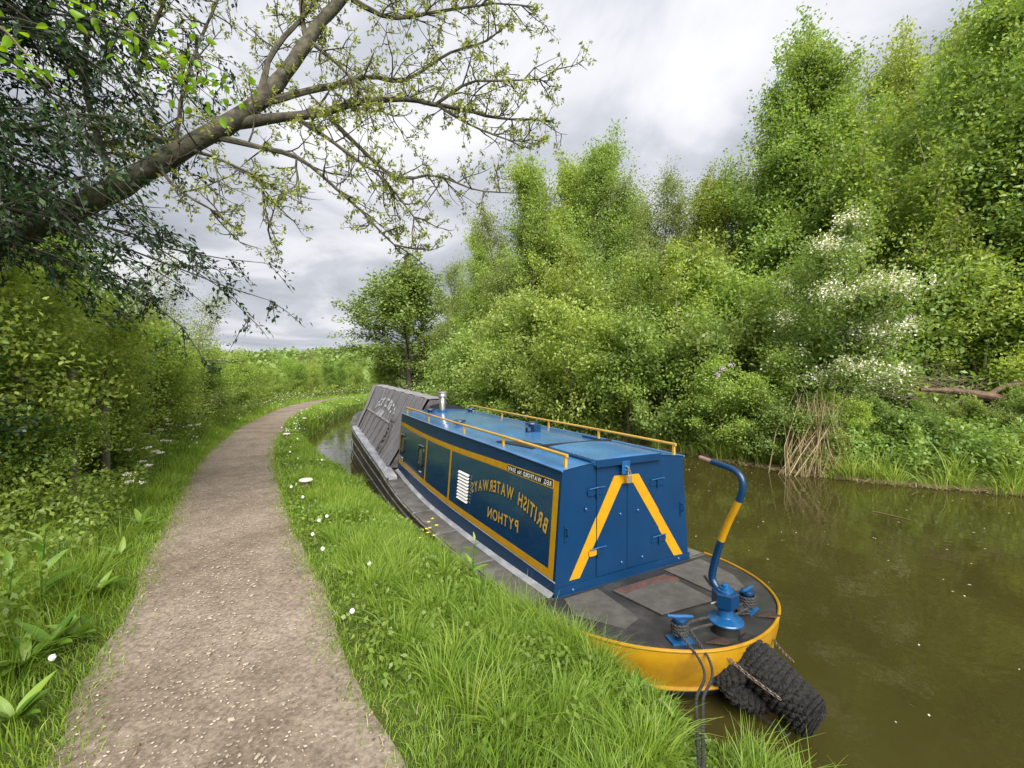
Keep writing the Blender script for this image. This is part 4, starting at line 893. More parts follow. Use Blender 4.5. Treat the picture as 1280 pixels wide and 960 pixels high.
# lilac flower heads on the bush near the water
for i, (px, py) in enumerate(((903, 462), (914, 456), (898, 470), (1137, 396))):
    p = pix(px, py, 13.2 if i < 3 else 13.4); mb = MB(); r = np.random.default_rng(i)
    for k in range(26):
        c = r.normal(size=3)*.04*np.array([1, 1, 1.1]); mb.lathe([(.004, -.016), (.018, 0), (.004, .016)], c, 5)
    o = mb.build('flower_head', M['lilac']); o.location = p
    tag(o, ('middle', 'upper right', 'lower left')[i]+' lilac flower head of the cluster of three over the water' if i < 3 else 'lone lilac flower head right of the hawthorn', 'flower', 'lilac flower heads'); 

# hedge along the path
hedge = [   # y, offset from the path edge, height, mesh, label
 (4.3, 2.35, 3.1, 'hedge2', 'hedge bush nearest the camera at the left edge'),
 (3.4, 3.0, 3.4, 'dark', 'dark glossy holly bush cut by the left edge'),
 (5.6, 2.2, 3.0, 'hedge2', 'bright green bush behind the taller fence post'),
 (5.0, 1.75, 1.7, 'hedge2', 'low fresh bush in front of the taller fence post'),
 (6.7, 1.6, 1.75, 'hedge', 'low bush in front of the shorter fence post'),
 (6.2, 3.3, 4.0, 'hedge2', 'tall hedge bush under the leaning trunk'),
 (7.4, 2.0, 2.9, 'hedge2', 'fresh green bush behind the shorter fence post'),
 (8.6, 3.3, 5.2, 'dark', 'dark evergreen standing up out of the hedge against the sky'),
 (9.6, 1.8, 2.9, 'hedge', 'rounded hedge bush below the dark evergreen'),
 (11.6, 1.7, 2.7, 'hedge2', 'light green bush just right of the dark evergreen'),
 (13.2, 2.2, 4.6, 'feather', 'feathery tall shrub with thin twigs against the sky'),
 (14.4, 1.6, 2.6, 'hedge', 'hedge bush at the foot of the feathery shrub'),
 (16.6, 2.5, 4.6, 'feather', 'second feathery shrub with an arching right-hand twig'),
 (17.2, 1.7, 2.7, 'hedge2', 'hedge bush with pale leaves right of the feathery shrubs'),
 (20.5, 1.8, 2.7, 'hedge', 'hedge bush halfway along the path'),
 (24, 2.0, 2.6, 'hedge2', 'hedge bush where the path starts to bend'),
 (28, 2.1, 2.3, 'hedge', 'dark-footed hedge bush on the outside of the bend'),
 (32.5, 2.3, 2.4, 'hedge2', 'hedge bush on the outside of the bend, beside the dark-footed one'),
 (37.5, 2.6, 3.1, 'hedge', 'hedge bush at the far end of the visible path'),
 (43, 3.2, 3.4, 'hedge2', 'yellow-green bush straight above the end of the path'),
 (49, 3.5, 3.3, 'hedge', 'bush left of the cloth-covered hold in the distance'),
 (54, 4.5, 3.5, 'hedge2', 'bush between the path end and the round tree'),
 (58, 3.4, 3.6, 'hedge', 'bush at the left foot of the round tree'),
 (63, 3.2, 4.5, 'hedge2', 'bush at the right foot of the round tree'),
 (69, 3.0, 5.0, 'hedge', 'bush beyond the round tree, towards the wood'),
]
for i, (y, off, h, k, lab) in enumerate(hedge):
    hh = dict(hedge=3.4, hedge2=3.6, dark=4.6, feather=4.6)[k]; plant_tree('hedge_bush', T[k], (float(path_l(y))-off, y), h/hh, i*1.9, lab, 'bush', 'bushes of the towpath hedge', sink=.05)
for i, (x, y, h, k, lab) in enumerate(((-25, 52, 4.6, 'grey', 'tree behind the hedge, left of the path end'), (-33, 75, 5.5, 'bright', 'distant tree on the field side of the bend'), (-9, 88, 11, 'bright', 'tree behind the round tree on its right'), (2, 96, 14, 'tall', 'tree closing the view beyond the canal bend'), (-24, 92, 5.5, 'grey', 'distant tree left of the round tree'),
        (10, 90, 15, 'cool', 'dark tree at the right end of the canal bend'))):
    plant_tree('distant_tree', T[k], (x, y), h/Hh[k], i*2.2, lab, 'tree', 'trees beyond the bend')

# far-off wooded hill: leaves too far away to tell the trees apart
r = np.random.default_rng(21); n = 23000; x = r.uniform(-330, 130, n); y = r.uniform(150, 420, n); z = ground_z(x, y); hgt = r.random(n)*5*(fbm(x*.12, y*.12)*1.8)
V, Q, rn = leaves(r, np.stack([x, y, z+hgt], 1), 3.0, 2.4, None, .8, .1, vnoise(x*.08, y*.08))
tag(add('hillside_wood', mesh_np('hillside_wood', V, Q, M['leaf_oak'], rn)), 'far-off wooded hillside on the horizon', 'wood', kind='stuff')

# the leaning tree over the path
lt = empty('leaning_tree', (-7.25, 5.4, .85)); tag(lt, 'mossy tree leaning from the hedge over the path, its twigs in young leaf', 'tree')
LO = np.array([-7.25, 5.4, .85]); wood = MB(); r = np.random.default_rng(33); tuft = []; twn = [0]
def limb(pts, r0, r1, twigs=True, n=6, tlen=.65, dens=1.0, k0=.15):
    P = np.array([pix(a, b, c) if len(q) == 3 else q[0] for q in pts for a, b, c in [q if len(q) == 3 else (0, 0, 1)]]); d = np.concatenate([[0], np.cumsum(np.linalg.norm(np.diff(P, axis=0), axis=1))])
    f = [curve(list(zip(d, P[:, k]))) for k in range(3)]; m = max(6, int(d[-1]/.16)); s = np.linspace(0, d[-1], m); C = np.stack([q(s) for q in f], 1)-LO
    C += np.cumsum(r.normal(size=C.shape)*.006, 0); rad = r0+(r1-r0)*(s/d[-1])**.8; rad = rad*(1+.06*np.sin(s*9)+.03*r.normal(size=m)); wood.tube(C, rad, 10 if r0 > .06 else 6)
    if not twigs: return
    nt_ = int(d[-1]*7.0*dens)
    for i in range(nt_):
        t = k0+(1-k0)*(i+r.random())/nt_; j = min(m-2, int(t*(m-1))); o = C[j]; dr = C[j+1]-C[j]; dr /= np.linalg.norm(dr)+1e-9
        twig(o, dr*.55+r.normal(size=3)*.62+np.array([.10, 0, .08]), tlen*r.uniform(.5, 1.2)*(1.15-.5*t), min(.011, r0*.4+.003), 0)
    for q in range(3): tuft.append((C[-1], C[-1]-C[-2]))
def twig(o, d, ln, rad, lev):
    d = d/(np.linalg.norm(d)+1e-9); pts = [o]; m = 5
    for i in range(m): d = d+r.normal(size=3)*.16+np.array([.02, 0, -.03 if i < 3 else .10]); d /= np.linalg.norm(d); pts.append(pts[-1]+d*ln/m)
    wood.tube(pts, [rad*(1-.75*i/m) for i in range(m+1)], 4, cap=False); twn[0] += 1
    tuft.append((pts[-1], d))
    if lev < 2:
        for i in range(4 if lev == 0 else 1):
            k = r.integers(1, m); twig(pts[k], d*.6+r.normal(size=3)*.7, ln*r.uniform(.3, .6), rad*.6, lev+1)
    if r.random() < .45: tuft.append((pts[3], d))
limb([((np.array([-7.25, 5.4, .7]),)), ((np.array([-7.05, 5.3, 2.6]),)), (-55, 322, 5.1), (60, 282, 4.8), (150, 238, 4.7), (230, 190, 4.7), (300, 152, 4.8), (342, 118, 4.9), (388, 62, 5.1), (440, 0, 5.3), (505, -70, 5.5)], .225, .042, dens=.35, k0=.35)
limb([(296, 156, 4.8), (345, 149, 4.85), (400, 143, 4.95), (450, 131, 5.05), (505, 127, 5.15), (560, 134, 5.25), (620, 144, 5.4), (694, 146, 5.5)], .062, .008)
limb([(270, 172, 4.75), (320, 184, 4.8), (371, 197, 4.85), (423, 237, 4.9), (468, 278, 4.95), (499, 309, 5.0), (535, 312, 5.05)], .036, .007)
limb([(375, 152, 4.9), (433, 190, 4.8), (475, 220, 4.75), (512, 261, 4.7), (535, 290, 4.7)], .030, .006)
limb([(415, 150, 5.0), (455, 190, 5.2), (499, 223, 5.3), (543, 220, 5.4), (595, 237, 5.5), (642, 242, 5.6)], .028, .006)
limb([(388, 62, 5.1), (380, 31, 5.2), (378, -30, 5.3)], .035, .02, dens=.6)
limb([(327, 128, 4.85), (341, 74, 5.0), (371, 34, 5.1), (399, 0, 5.3), (425, -40, 5.4)], .04, .012)
limb([(394, 58, 5.1), (433, 91, 4.9), (457, 120, 4.8), (470, 160, 4.7)], .028, .008)
limb([(440, 3, 5.3), (475, 22, 5.4), (560, 16, 5.5), (622, 8, 5.6), (668, 14, 5.7)], .032, .007)
limb([(330, 130, 4.85), (389, 113, 5.1), (423, 106, 5.2), (461, 96, 5.3), (505, 100, 5.5), (560, 69, 5.6), (612, 51, 5.7), (642, 24, 5.8)], .045, .007)
limb([(545, 132, 5.2), (595, 105, 5.1), (629, 106, 5.2), (681, 100, 5.3), (700, 82, 5.3)], .02, .005)
limb([(547, 134, 5.2), (588, 158, 5.3), (629, 175, 5.3), (672, 184, 5.4)], .018, .005)
limb([(240, 188, 4.7), (290, 205, 4.5), (325, 228, 4.4), (330, 262, 4.4), (345, 300, 4.4)], .022, .005)
limb([(200, 208, 4.7), (225, 240, 4.5), (262, 262, 4.45), (300, 290, 4.4)], .022, .005)
limb([(215, 178, 4.8), (180, 172, 4.9), (140, 178, 5.0), (80, 160, 5.2)], .04, .012)
limb([(220, 178, 4.9), (232, 120, 5.1), (250, 60, 5.2), (275, 0, 5.4)], .03, .012)
limb([(175, 100, 5.2), (190, 50, 5.3), (215, -10, 5.4)], .03, .015)
limb([(150, 238, 4.7), (120, 160, 5.0), (110, 80, 5.3), (130, -20, 5.6)], .05, .02)
limb([(440, 0, 5.3), (480, -10, 5.4), (540, -15, 5.6), (600, -30, 5.7)], .03, .008)
wood.build('trunk', M['bark'], lt, smooth=True)
tp = np.array([a for a, b in tuft]); td = np.array([b/(np.linalg.norm(b)+1e-9) for a, b in tuft]); n = 7; k = np.repeat(np.arange(len(tp)), n); keep = r.random(len(tp))[k] < .82; k = k[keep]
D = td[k]*.5+r.normal(size=(len(k), 3))*.55; C = tp[k]+D/np.linalg.norm(D, axis=1)[:, None]*.035
V, Q, rn = leaves(r, C, .052, .020, D, .7, .15, r.random(len(tp))[k]); add('crown', mesh_np('crown', V, Q, M['leaf_ash'], rn), lt)
print('ash twigs', twn[0], 'tufts', len(tp))

# holly at the left edge, with drooping sprays of dark leaves in front of the trunk
ho = np.array([-5.35, 3.55, .95]); ht = empty('holly_tree', ho); tag(ht, 'dark glossy evergreen filling the top left corner', 'tree')
wood = MB(); r = np.random.default_rng(44); cl = []; cd = []
wood.tube([(0, 0, -.1), (-.05, .05, 1.6), (.05, 0, 3.2), (.0, .1, 5.2), (.1, 0, 7.2)], [.13, .12, .10, .07, .03], 9)
for b in range(170):
    h = r.uniform(2.7, 7.6); az = r.uniform(-1.6, 1.3); ln = r.uniform(1.0, 3.3)*(1.12-.05*h); d = np.array([math.cos(az), math.sin(az), r.uniform(.0, .5)]); o = np.array([0, 0, h]); pts = [o]
    for i in range(7): d = d+r.normal(size=3)*.13+np.array([0, 0, -.13]); d /= np.linalg.norm(d); pts.append(pts[-1]+d*ln/7)
    wood.tube(pts, [.018*(1-.8*i/7) for i in range(8)], 5, cap=False)
    for i in range(1, 8):
        for q in range(3):
            d2 = d*.6+r.normal(size=3)*.6+np.array([0, 0, -.25]); d2 /= np.linalg.norm(d2); l2 = r.uniform(.15, .45); wood.tube([pts[i], pts[i]+d2*l2*.5, pts[i]+d2*l2-np.array([0, 0, .04])], [.005, .004, .002], 4, cap=False)
            for t in np.linspace(.05, 1, 12): cl.append(pts[i]+d2*l2*t+r.normal(size=3)*.025); cd.append(d2)
cl, cd = np.array(cl), np.array(cd); wood.build('trunk', M['holly_twig'], ht, smooth=True)
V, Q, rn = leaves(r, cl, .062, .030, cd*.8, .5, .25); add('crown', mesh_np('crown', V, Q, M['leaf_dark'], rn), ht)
# a spray of bright broad leaves hanging in front of the holly
def leaf_mesh(name, m, seg=6, bend=.25, fold=.18, shape=1.0):
    """a single broad leaf along +Y, unit length"""
    P = []
    for i in range(seg+1):
        t = i/seg; wd = shape*.5*(math.sin(math.pi*min(1, t**.75))**.8)*(1 if i < seg else 0)+.004; z = -bend*t*t
        P.append([(-wd, t, z+fold*wd), (-wd*.5, t, z+fold*.3*wd), (0, t, z), (wd*.5, t, z+fold*.3*wd), (wd, t, z+fold*wd)])
    me = MB().grid(P).mesh(name, m, True); a = me.attributes.new('rnd', 'FLOAT', 'POINT'); r_ = random.Random(name+str(shape)); v = r_.random(); a.data.foreach_set('value', [v]*len(me.vertices)); return me
def leaf_variants(n, m, bend, fold, shape):
    out = []
    for i in range(n):
        me = leaf_mesh('leaf', m, 6, bend*(1+.3*math.sin(i*2)), fold, shape*(1+.12*math.cos(i*3))); me.attributes['rnd'].data.foreach_set('value', [(i+.5)/n]*len(me.vertices)); out.append(me)
    return out
lime = leaf_variants(5, M['leaf_lime'], .3, .3, .62)
def spray(name, pts, nleaf, size, label, meshes, seed, parent_mat='twig', spread=.16):
    P = [pix(*q) for q in pts]; o = P[0]; t = empty(name, o); tag(t, label, 'branch'); rr = np.random.default_rng(seed)
    MB().tube([p-o for p in P], [.008-.006*i/(len(P)-1) for i in range(len(P))], 5).build('stem', M[parent_mat], t, smooth=True)
    for i in range(nleaf):
        u = .12+.88*rr.random(); j = min(len(P)-2, int(u*(len(P)-1))); p = P[j]+(P[j+1]-P[j])*(u*(len(P)-1)-j)-o+rr.normal(size=3)*spread*np.array([.8, .6, .55])
        add('leaf', meshes[i % len(meshes)], t, p, (R(rr.uniform(-70, 10)), R(rr.normal()*30), rr.uniform(0, 6.28)), size*rr.uniform(.7, 1.15))
spray('leafy_branch', [(60, -10, 2.7), (130, 20, 2.65), (190, 55, 2.6), (245, 95, 2.6), (275, 125, 2.6)], 120, .055, 'spray of bright green broad leaves hanging before the sky, upper left', lime, 1)
spray('leafy_branch', [(-30, 10, 2.4), (15, 45, 2.4), (45, 80, 2.4), (75, 120, 2.4)], 40, .06, 'small spray of bright green leaves at the left edge among dark holly', lime, 2, spread=.09)

# ------------------------------------------------------------------ undergrowth, grass, reeds
r = np.random.default_rng(55)
def strip_pts(n, y0, y1, pw, xa, xb, bias=1.0):
    y = y0+(y1-y0)*r.random(n)**pw; t = r.random(n)**bias; a, b = xa(y), xb(y); return a+(b-a)*t, y
hull_l = lambda y: BO[0]-1.2*CS - (y-(BO[1]-1.2*SN))*SN/CS
RA, RB = np.array([1.30, 3.1]), np.array([.62, 1.30])
def trodden(x, y):
    t = np.clip(((x-RA[0])*(RB-RA)[0]+(y-RA[1])*(RB-RA)[1])/np.sum((RB-RA)**2), 0, 1); d = np.hypot(x-RA[0]-t*(RB-RA)[0], y-RA[1]-t*(RB-RA)[1]); return .20+.80*smooth(.08, .24, d)
def grass(name, label, n, y0, y1, pw, xa, xb, h0, h1, w0, m, lv, lean0=.5, patch=True, dirv=(0, 0), kind='stuff', bias=1.0, edge=None):
    x, y = strip_pts(n, y0, y1, pw, xa, xb, bias); pn = fbm(x*1.6+3, y*1.6); hh = (h0+(h1-h0)*np.clip((pn-.25)*2.0, 0, 1)*r.uniform(.5, 1.15, n))*r.uniform(.55, 1.2, n)
    hh = hh*trodden(x, y)
    if edge is not None: hh *= edge(x, y)
    az = vnoise(x*.9, y*.9)*9; lean = (np.stack([np.cos(az), np.sin(az)], 1)*.45+r.normal(size=(n, 2))*.55)*lean0+np.array(dirv)
    P = np.stack([x, y, ground_z(x, y)-.01], 1); ok = P[:, 2] > -.1; P, hh, lean = P[ok], hh[ok], lean[ok]
    V, Q, rn = blades(r, P, hh, w0*r.uniform(.6, 1.3, len(P))*(1+.05*P[:, 1]), lean, lv); rn = np.repeat(np.clip(.55*rn[::2*lv]+.45*fbm(P[:, 0]*.8, P[:, 1]*.8)*1.1, 0, 1), 2*lv); return (V, Q, rn)
edge_r = lambda x, y: np.clip(.24+1.1*np.clip((x-path_r(y))/.75, 0, 1), 0, 1.25)*(1-.55*smooth(.6, .1, bank_n(y)-x)*smooth(3.3, 4.2, y)*(1-smooth(9, 12, y)))
edge_l = lambda x, y: np.clip(.30+1.0*np.clip((path_l(y)-x)/.6, 0, 1), 0, 1.2)
def tufts(nt, y0, y1, nb, h0, h1, xa=None, xb=None):
    x, y = strip_pts(nt, y0, y1, 1.0, xa or (lambda y: path_r(y)+.35), xb or (lambda y: bank_n(y)-.12)); k = np.repeat(np.arange(nt), nb); n = len(k); az = r.uniform(0, 6.28, n); q = r.random(n)**.7*.09
    px, py = x[k]+np.cos(az)*q, y[k]+np.sin(az)*q; hh = r.uniform(h0, h1, n)*(.6+.5*r.random(nt))[k]*trodden(x, y)[k]; lean = np.stack([np.cos(az), np.sin(az)], 1)*r.uniform(.1, 1.05, n)[:, None]+(r.normal(size=(nt, 2))*.22)[k]
    V, Q, rn = blades(r, np.stack([px, py, ground_z(px, py)-.01], 1), hh, .0055*r.uniform(.6, 1.3, n)*(1+.05*py), lean, 5); return V, Q, np.repeat(np.clip(.5*rn[::10]+.5*r.random(nt)[k], 0, 1), 10)
def fringe(n, edge, y0, y1):
    y = y0+(y1-y0)*r.random(n)**1.3; x = edge(y)+r.normal(size=n)*.09+.25*(fbm(y*2.3, y*0+2.)-.5); h = r.uniform(.02, .085, n)
    return blades(r, np.stack([x, y, np.maximum(ground_z(x, y), .845)], 1), h, .0045*r.uniform(.6, 1.4, n)*(1+.06*y), r.normal(size=(n, 2))*.6, 3)
parts = [grass('', '', 41000, .9, 6.5, 1.15, lambda y: path_r(y)-.02, lambda y: bank_n(y)+.03, .05, .21, .0055, 'grass', 4, .55, edge=edge_r),
         grass('', '', 26000, 6.0, 16, 1.3, lambda y: path_r(y)-.02, lambda y: bank_n(y)+.05, .10, .28, .007, 'grass', 3, .5, edge=edge_r),
         grass('', '', 19000, 15, 75, 1.3, lambda y: path_r(y)-.05, lambda y: bank_n(y)+.1, .15, .38, .011, 'grass', 3, .45),
         grass('', '', 3600, 1.2, 3.7, 1.0, lambda y: bank_n(y)-.42, lambda y: bank_n(y)+.04, .15, .34, .0065, 'grass', 5, .75, dirv=(.30, .05)), tufts(120, 1.5, 4.8, 90, .15, .34), tufts(60, 4.4, 12, 80, .16, .32),
         fringe(9000, lambda y: path_r(y), 1.0, 14), tufts(20, 2.75, 3.55, 90, .30, .48, lambda y: bank_n(y)-.22, lambda y: bank_n(y)+.02)]
V, Q, rn = join(parts); tag(add('verge_grass', mesh_np('verge_grass', V, Q, M['grass'], rn)), 'long bright grass on the verge between the path and the boat', 'grass', kind='stuff')
parts = [grass('', '', 21000, 1.0, 7.5, 1.1, lambda y: path_l(y)-1.5, lambda y: path_l(y)+.04, .10, .36, .0065, 'grass', 4, .5, edge=edge_l),
         tufts(60, 1.8, 7, 90, .2, .42, lambda y: path_l(y)-1.4, lambda y: path_l(y)-.2), fringe(8000, lambda y: path_l(y), 1.2, 14),
         grass('', '', 18000, 7, 20, 1.2, lambda y: path_l(y)-1.4, lambda y: path_l(y)+.04, .14, .36, .009, 'grass', 3, .5, edge=edge_l),
         grass('', '', 9500, 20, 70, 1.2, lambda y: path_l(y)-1.8, lambda y: path_l(y)+.05, .18, .42, .013, 'grass', 3, .45)]
V, Q, rn = join(parts); tag(add('hedge_grass', mesh_np('hedge_grass', V, Q, M['grass'], rn)), 'long grass along the foot of the hedge left of the path', 'grass', kind='stuff')
# low broad-leaved weeds: verge, hedge foot, far bank
def weeds(n, y0, y1, pw, xa, xb, h, L, W, hb=1.0, floor=.05):
    x, y = strip_pts(n, y0, y1, pw, xa, xb); k = fbm(x*1.1+9, y*1.1+2); ok = r.random(n) < np.clip((k-.3)*3.2, floor, 1); x, y, k = x[ok], y[ok], k[ok]
    z = ground_z(x, y)+h*np.clip((k-.25)*2, max(.15, floor*1.5), 1)*r.random(len(x))**hb*trodden(x, y); ok = z > .02; x, y, z = x[ok], y[ok], z[ok]; return leaves(r, np.stack([x, y, z], 1), L*(1+.03*y), W*(1+.03*y), None, 1.1, .1, vnoise(x*2, y*2))
V, Q, rn = join([weeds(15000, 1.0, 7, 1.1, lambda y: path_r(y)+.05, lambda y: bank_n(y)+.02, .13, .045, .026), weeds(9000, 6, 20, 1.1, lambda y: path_r(y)+.1, lambda y: bank_n(y)+.1, .2, .05, .03),
    weeds(6000, 1.3, 4.2, 1.0, lambda y: bank_n(y)-.55, lambda y: bank_n(y)+.05, .12, .05, .035)])
tag(add('verge_weeds', mesh_np('verge_weeds', V, Q, M['leaf_weed'], rn)), 'clover and other broad-leaved weeds among the verge grass', 'weeds', kind='stuff')
V, Q, rn = join([weeds(36000, 1.4, 9, 1.0, lambda y: path_l(y)-2.9, lambda y: path_l(y)-.45, .85, .048, .030, .7, .35), weeds(20000, 8, 24, 1.1, lambda y: path_l(y)-2.4, lambda y: path_l(y)-.45, .95, .055, .036, .7, .35),
    weeds(12000, 22, 75, 1.1, lambda y: path_l(y)-3.5, lambda y: path_l(y)-.6, 1.2, .10, .07, .7)])
tag(add('hedge_undergrowth', mesh_np('hedge_undergrowth', V, Q, M['leaf_hedge'], rn)), 'nettles and brambles under the towpath hedge', 'undergrowth', kind='stuff')
V, Q, rn = join([weeds(52000, 8.4, 22, 1.2, lambda y: bank_f(y)+.2, lambda y: bank_f(y)+4.5, 1.15, .085, .06, .6), weeds(26000, 18, 60, 1.1, lambda y: bank_f(y)+.1, lambda y: bank_f(y)+5, 1.6, .10, .075, .6),
    weeds(20000, 10, 40, 1.1, lambda y: bank_f(y)+4, lambda y: bank_f(y)+16, 1.5, .12, .085, .6)])
tag(add('bank_undergrowth', mesh_np('bank_undergrowth', V, Q, M['leaf_cool'], rn)), 'brambles and nettles covering the wooded bank', 'undergrowth', kind='stuff')
# reeds along the far edge
nc = 430; yc = 8.3+38*r.random(nc)**1.5; xc = bank_f(yc)+r.normal(.05, .28, nc); k = r.integers(0, nc, 8200); n = len(k); az = r.uniform(0, 6.28, n); rr_ = r.random(n)*.16
x = xc[k]+np.cos(az)*rr_; y = yc[k]+np.sin(az)*rr_; hh = r.uniform(.5, 1.15, n)*(.35+.85*r.random(nc)[k])
lean = np.stack([np.cos(az), np.sin(az)], 1)*r.uniform(.15, 1.0, n)[:, None]+np.array([-.16, -.2]); P = np.stack([x, y, np.maximum(ground_z(x, y), -.02)], 1)
V, Q, rn = blades(r, P, hh, .024*r.uniform(.6, 1.3, n)*(1+.012*y), lean, 5); rn = np.repeat(np.clip(.6*rn[::10]+.4*r.random(nc)[k], 0, 1), 10)
tag(add('reeds', mesh_np('reeds', V, Q, M['reed'], rn)), 'green sedge and reeds along the waterline of the wooded bank', 'reeds', kind='stuff')
x, y = strip_pts(5200, 8.4, 30, 1.5, lambda y: bank_f(y)-.9*fbm(y*.9, y*0+4.)-.25, lambda y: bank_f(y)+.15); n = len(x); az = r.uniform(0, 6.28, n); lean = np.stack([np.cos(az), np.sin(az)], 1)*r.uniform(.9, 1.7, n)[:, None]
V, Q, rn = blades(r, np.stack([x, y, np.full(n, .005)+.05*r.random(n)], 1), r.uniform(.15, .6, n), .014*r.uniform(.6, 1.3, n), lean, 3); V[:, 2] = np.maximum(V[:, 2]*.35+.01, .006)
tag(add('dead_reeds', mesh_np('dead_reeds', V, Q, M['straw'], rn)), 'flattened dead straw-coloured reeds at the waterline', 'reeds', kind='stuff')
# heap of dry reed stems leaning on the bank
hp = np.array([*at_px(1030, 11.75), 0]); hp[2] = float(ground_z(hp[0], hp[1])); n = 460; ang = r.normal(0, .9, n); rad_ = r.uniform(.1, 1.25, n); foot = hp+np.stack([rad_*np.sin(ang)*1.1-.25, -rad_*np.cos(ang)*.5, np.full(n, -.35)], 1); tip_ = hp+np.array([.1, .35, 1.55])+r.normal(size=(n, 3))*np.array([.34, .22, .38])
sdv = np.cross(tip_-foot, r.normal(size=(n, 3))); sdv /= np.linalg.norm(sdv, axis=1)[:, None]; wd = .010; mid = (foot+tip_)/2+r.normal(size=(n, 3))*.15
V = np.stack([foot-sdv*wd, foot+sdv*wd, mid-sdv*wd, mid+sdv*wd, tip_-sdv*wd*.4, tip_+sdv*wd*.4], 1).reshape(-1, 3); b = np.arange(n)[:, None]*6; Q = np.concatenate([b+np.array([[0, 1, 3, 2]]), b+np.array([[2, 3, 5, 4]])])
tag(add('dry_reed_heap', mesh_np('dry_reed_heap', V, Q, M['straw'], np.repeat(r.random(n), 6))), 'heap of dry straw-coloured stems leaning on the far bank', 'reeds', kind='stuff')
# brushwood and the broken log
bw = np.array([*at_px(1165, 13.0), 0]); bw[2] = float(ground_z(bw[0], bw[1])); mb = MB()
for i in range(170):
    o = bw+r.normal(size=3)*np.array([.75, .4, .28])+np.array([0, 0, 1.0]); d = r.normal(size=3)*np.array([1, .6, .45]); d /= np.linalg.norm(d); ln = r.uniform(.4, 1.5); mb.tube([o, o+d*ln*.5+r.normal(size=3)*.06, o+d*ln+r.normal(size=3)*.1], [.010, .007, .003], 4, cap=False)
tag(mb.build('brushwood', M['dead_wood']), 'tangle of dead grey brushwood on the far bank', 'brushwood', kind='stuff')
lg = MB(); P = [pix(1150, 487, 12.2), pix(1195, 489, 12.1), pix(1235, 495, 12.0), pix(1275, 505, 11.9)]; lg.tube(P, [.05, .09, .12, .13], 9); lg.tube([P[3], P[3]+np.array([.18, -.05, .10])], [.07, .01], 6); lg.tube([P[3], P[3]+np.array([.15, -.1, -.05])], [.08, .01], 6)
lg.tube([P[2], pix(1255, 482, 12.2), pix(1290, 478, 12.3)], [.08, .06, .04], 7)
tag(lg.build('broken_log', M['rotten'], smooth=True), 'split brown log lying on the far bank by the right edge', 'log')
for i, (a, b, lab) in enumerate((((1100, 372, 14), (1062, 415, 14.6), 'bare pale branch slanting in front of the wood right of the hawthorn'), ((1190, 430, 14.2), (1196, 270, 14.5), 'bare slim pole-like trunk standing right of the hawthorn'))):
    p, q = pix(*a), pix(*b); 
    if i == 1: p[2] = float(ground_z(p[0], p[1]))-.1
    tag(MB().tube([p, (p+q)/2+np.array([.04, 0, .05]), q], [.045, .04, .02], 7).build('bare_branch', M['bark_pale'], smooth=True), lab, 'branch')

# ------------------------------------------------------------------ small things
for i, (px, Z, lab) in enumerate(((382, 6.65, 'nearest pale mushroom-shaped mooring bollard on the verge'), (358, 12.4, 'middle mushroom-shaped mooring bollard by the path edge'), (380, 18.6, 'farthest mushroom-shaped mooring bollard on the verge'))):
    x, y = at_px(px, Z); b = empty('mooring_bollard', (x, y, float(ground_z(np.array(x), np.array(y))))); tag(b, lab, 'bollard', 'mooring bollards on the verge')
    MB().lathe([(.055, -.05), (.05, .09), (.045, .14)], n=16).build('stem', M['bollard_stem'], b, smooth=True); MB().lathe([(.04, .125), (.095, .135), (.102, .148), (.095, .163), (.06, .172), (.01, .175)], n=24).build('cap', M['bollard'], b, smooth=True)
for i, (px, Z, top, lab) in enumerate(((131, 6.2, 497, 'weathered wooden fence post sticking out of the hedge, the shorter one'), (90, 5.4, 462, 'taller wooden fence post half hidden in the hedge'))):
    x, y = at_px(px, Z); g = float(ground_z(np.array(x), np.array(y))); h = EYE+(YH-top)/F*Z-g
    tag(MB().lathe([(.055, -.2), (.052, h*.5), (.050, h-.02), (.042, h), (.01, h+.006)], n=12).build('fence_post', M['post'], smooth=True), lab, 'post', 'fence posts in the hedge').location = (x, y, g)
# dock plants with big single leaves on the left
dock = leaf_variants(5, M['leaf_weed'], .35, .25, .30)
def dock_plant(px, Z, h, n, size, label, seed, tall=False):
    x, y = at_px(px, Z); g = float(ground_z(np.array(x), np.array(y))); t = empty('dock_plant', (x, y, g)); tag(t, label, 'plant', 'dock plants at the path edge'); rr = np.random.default_rng(seed)
    if tall: MB().tube([(0, 0, -.02), (.01, 0, h*.5), (.03, .01, h)], [.008, .006, .003], 6).build('stem', M['leaf_weed'], t, smooth=True)
    for i in range(n):
        az = i*2.4+rr.normal()*.3; hz = h*(i+.5)/n if tall else .01; add('leaf', dock[i % 5], t, (0.02*(hz/h if tall else 0), 0, hz+(0 if tall else .05)), (R(rr.uniform(30, 72)), R(rr.normal()*12), az), size*rr.uniform(.65, 1.1)*(1-.45*(hz/h if tall else 0)))
dock_plant(48, 3.05, .62, 17, .22, 'tall dock plant with pointed leaves at the left edge, by the path', 1, True)
dock_plant(25, 2.45, .3, 12, .21, 'broad dock rosette in the lower left corner', 2)
dock_plant(95, 2.75, .3, 10, .17, 'dock rosette at the path edge below the tall dock', 3)
dock_plant(12, 2.05, .3, 11, .20, 'dock rosette nearest the bottom left corner', 4)
dock_plant(150, 4.0, .3, 10, .18, 'dock rosette in the grass left of the path, behind the tall dock', 5)
dock_plant(120, 3.3, .3, 10, .24, 'dock rosette at the grass edge, right of the tall dock', 11)
dock_plant(60, 2.6, .3, 10, .24, 'dock rosette just below the tall dock', 12)
dock_plant(70, 3.7, .45, 11, .22, 'smaller upright dock behind the tall dock', 13, True)
dock_plant(175, 4.9, .3, 9, .26, 'farthest dock rosette at the foot of the hedge', 14)
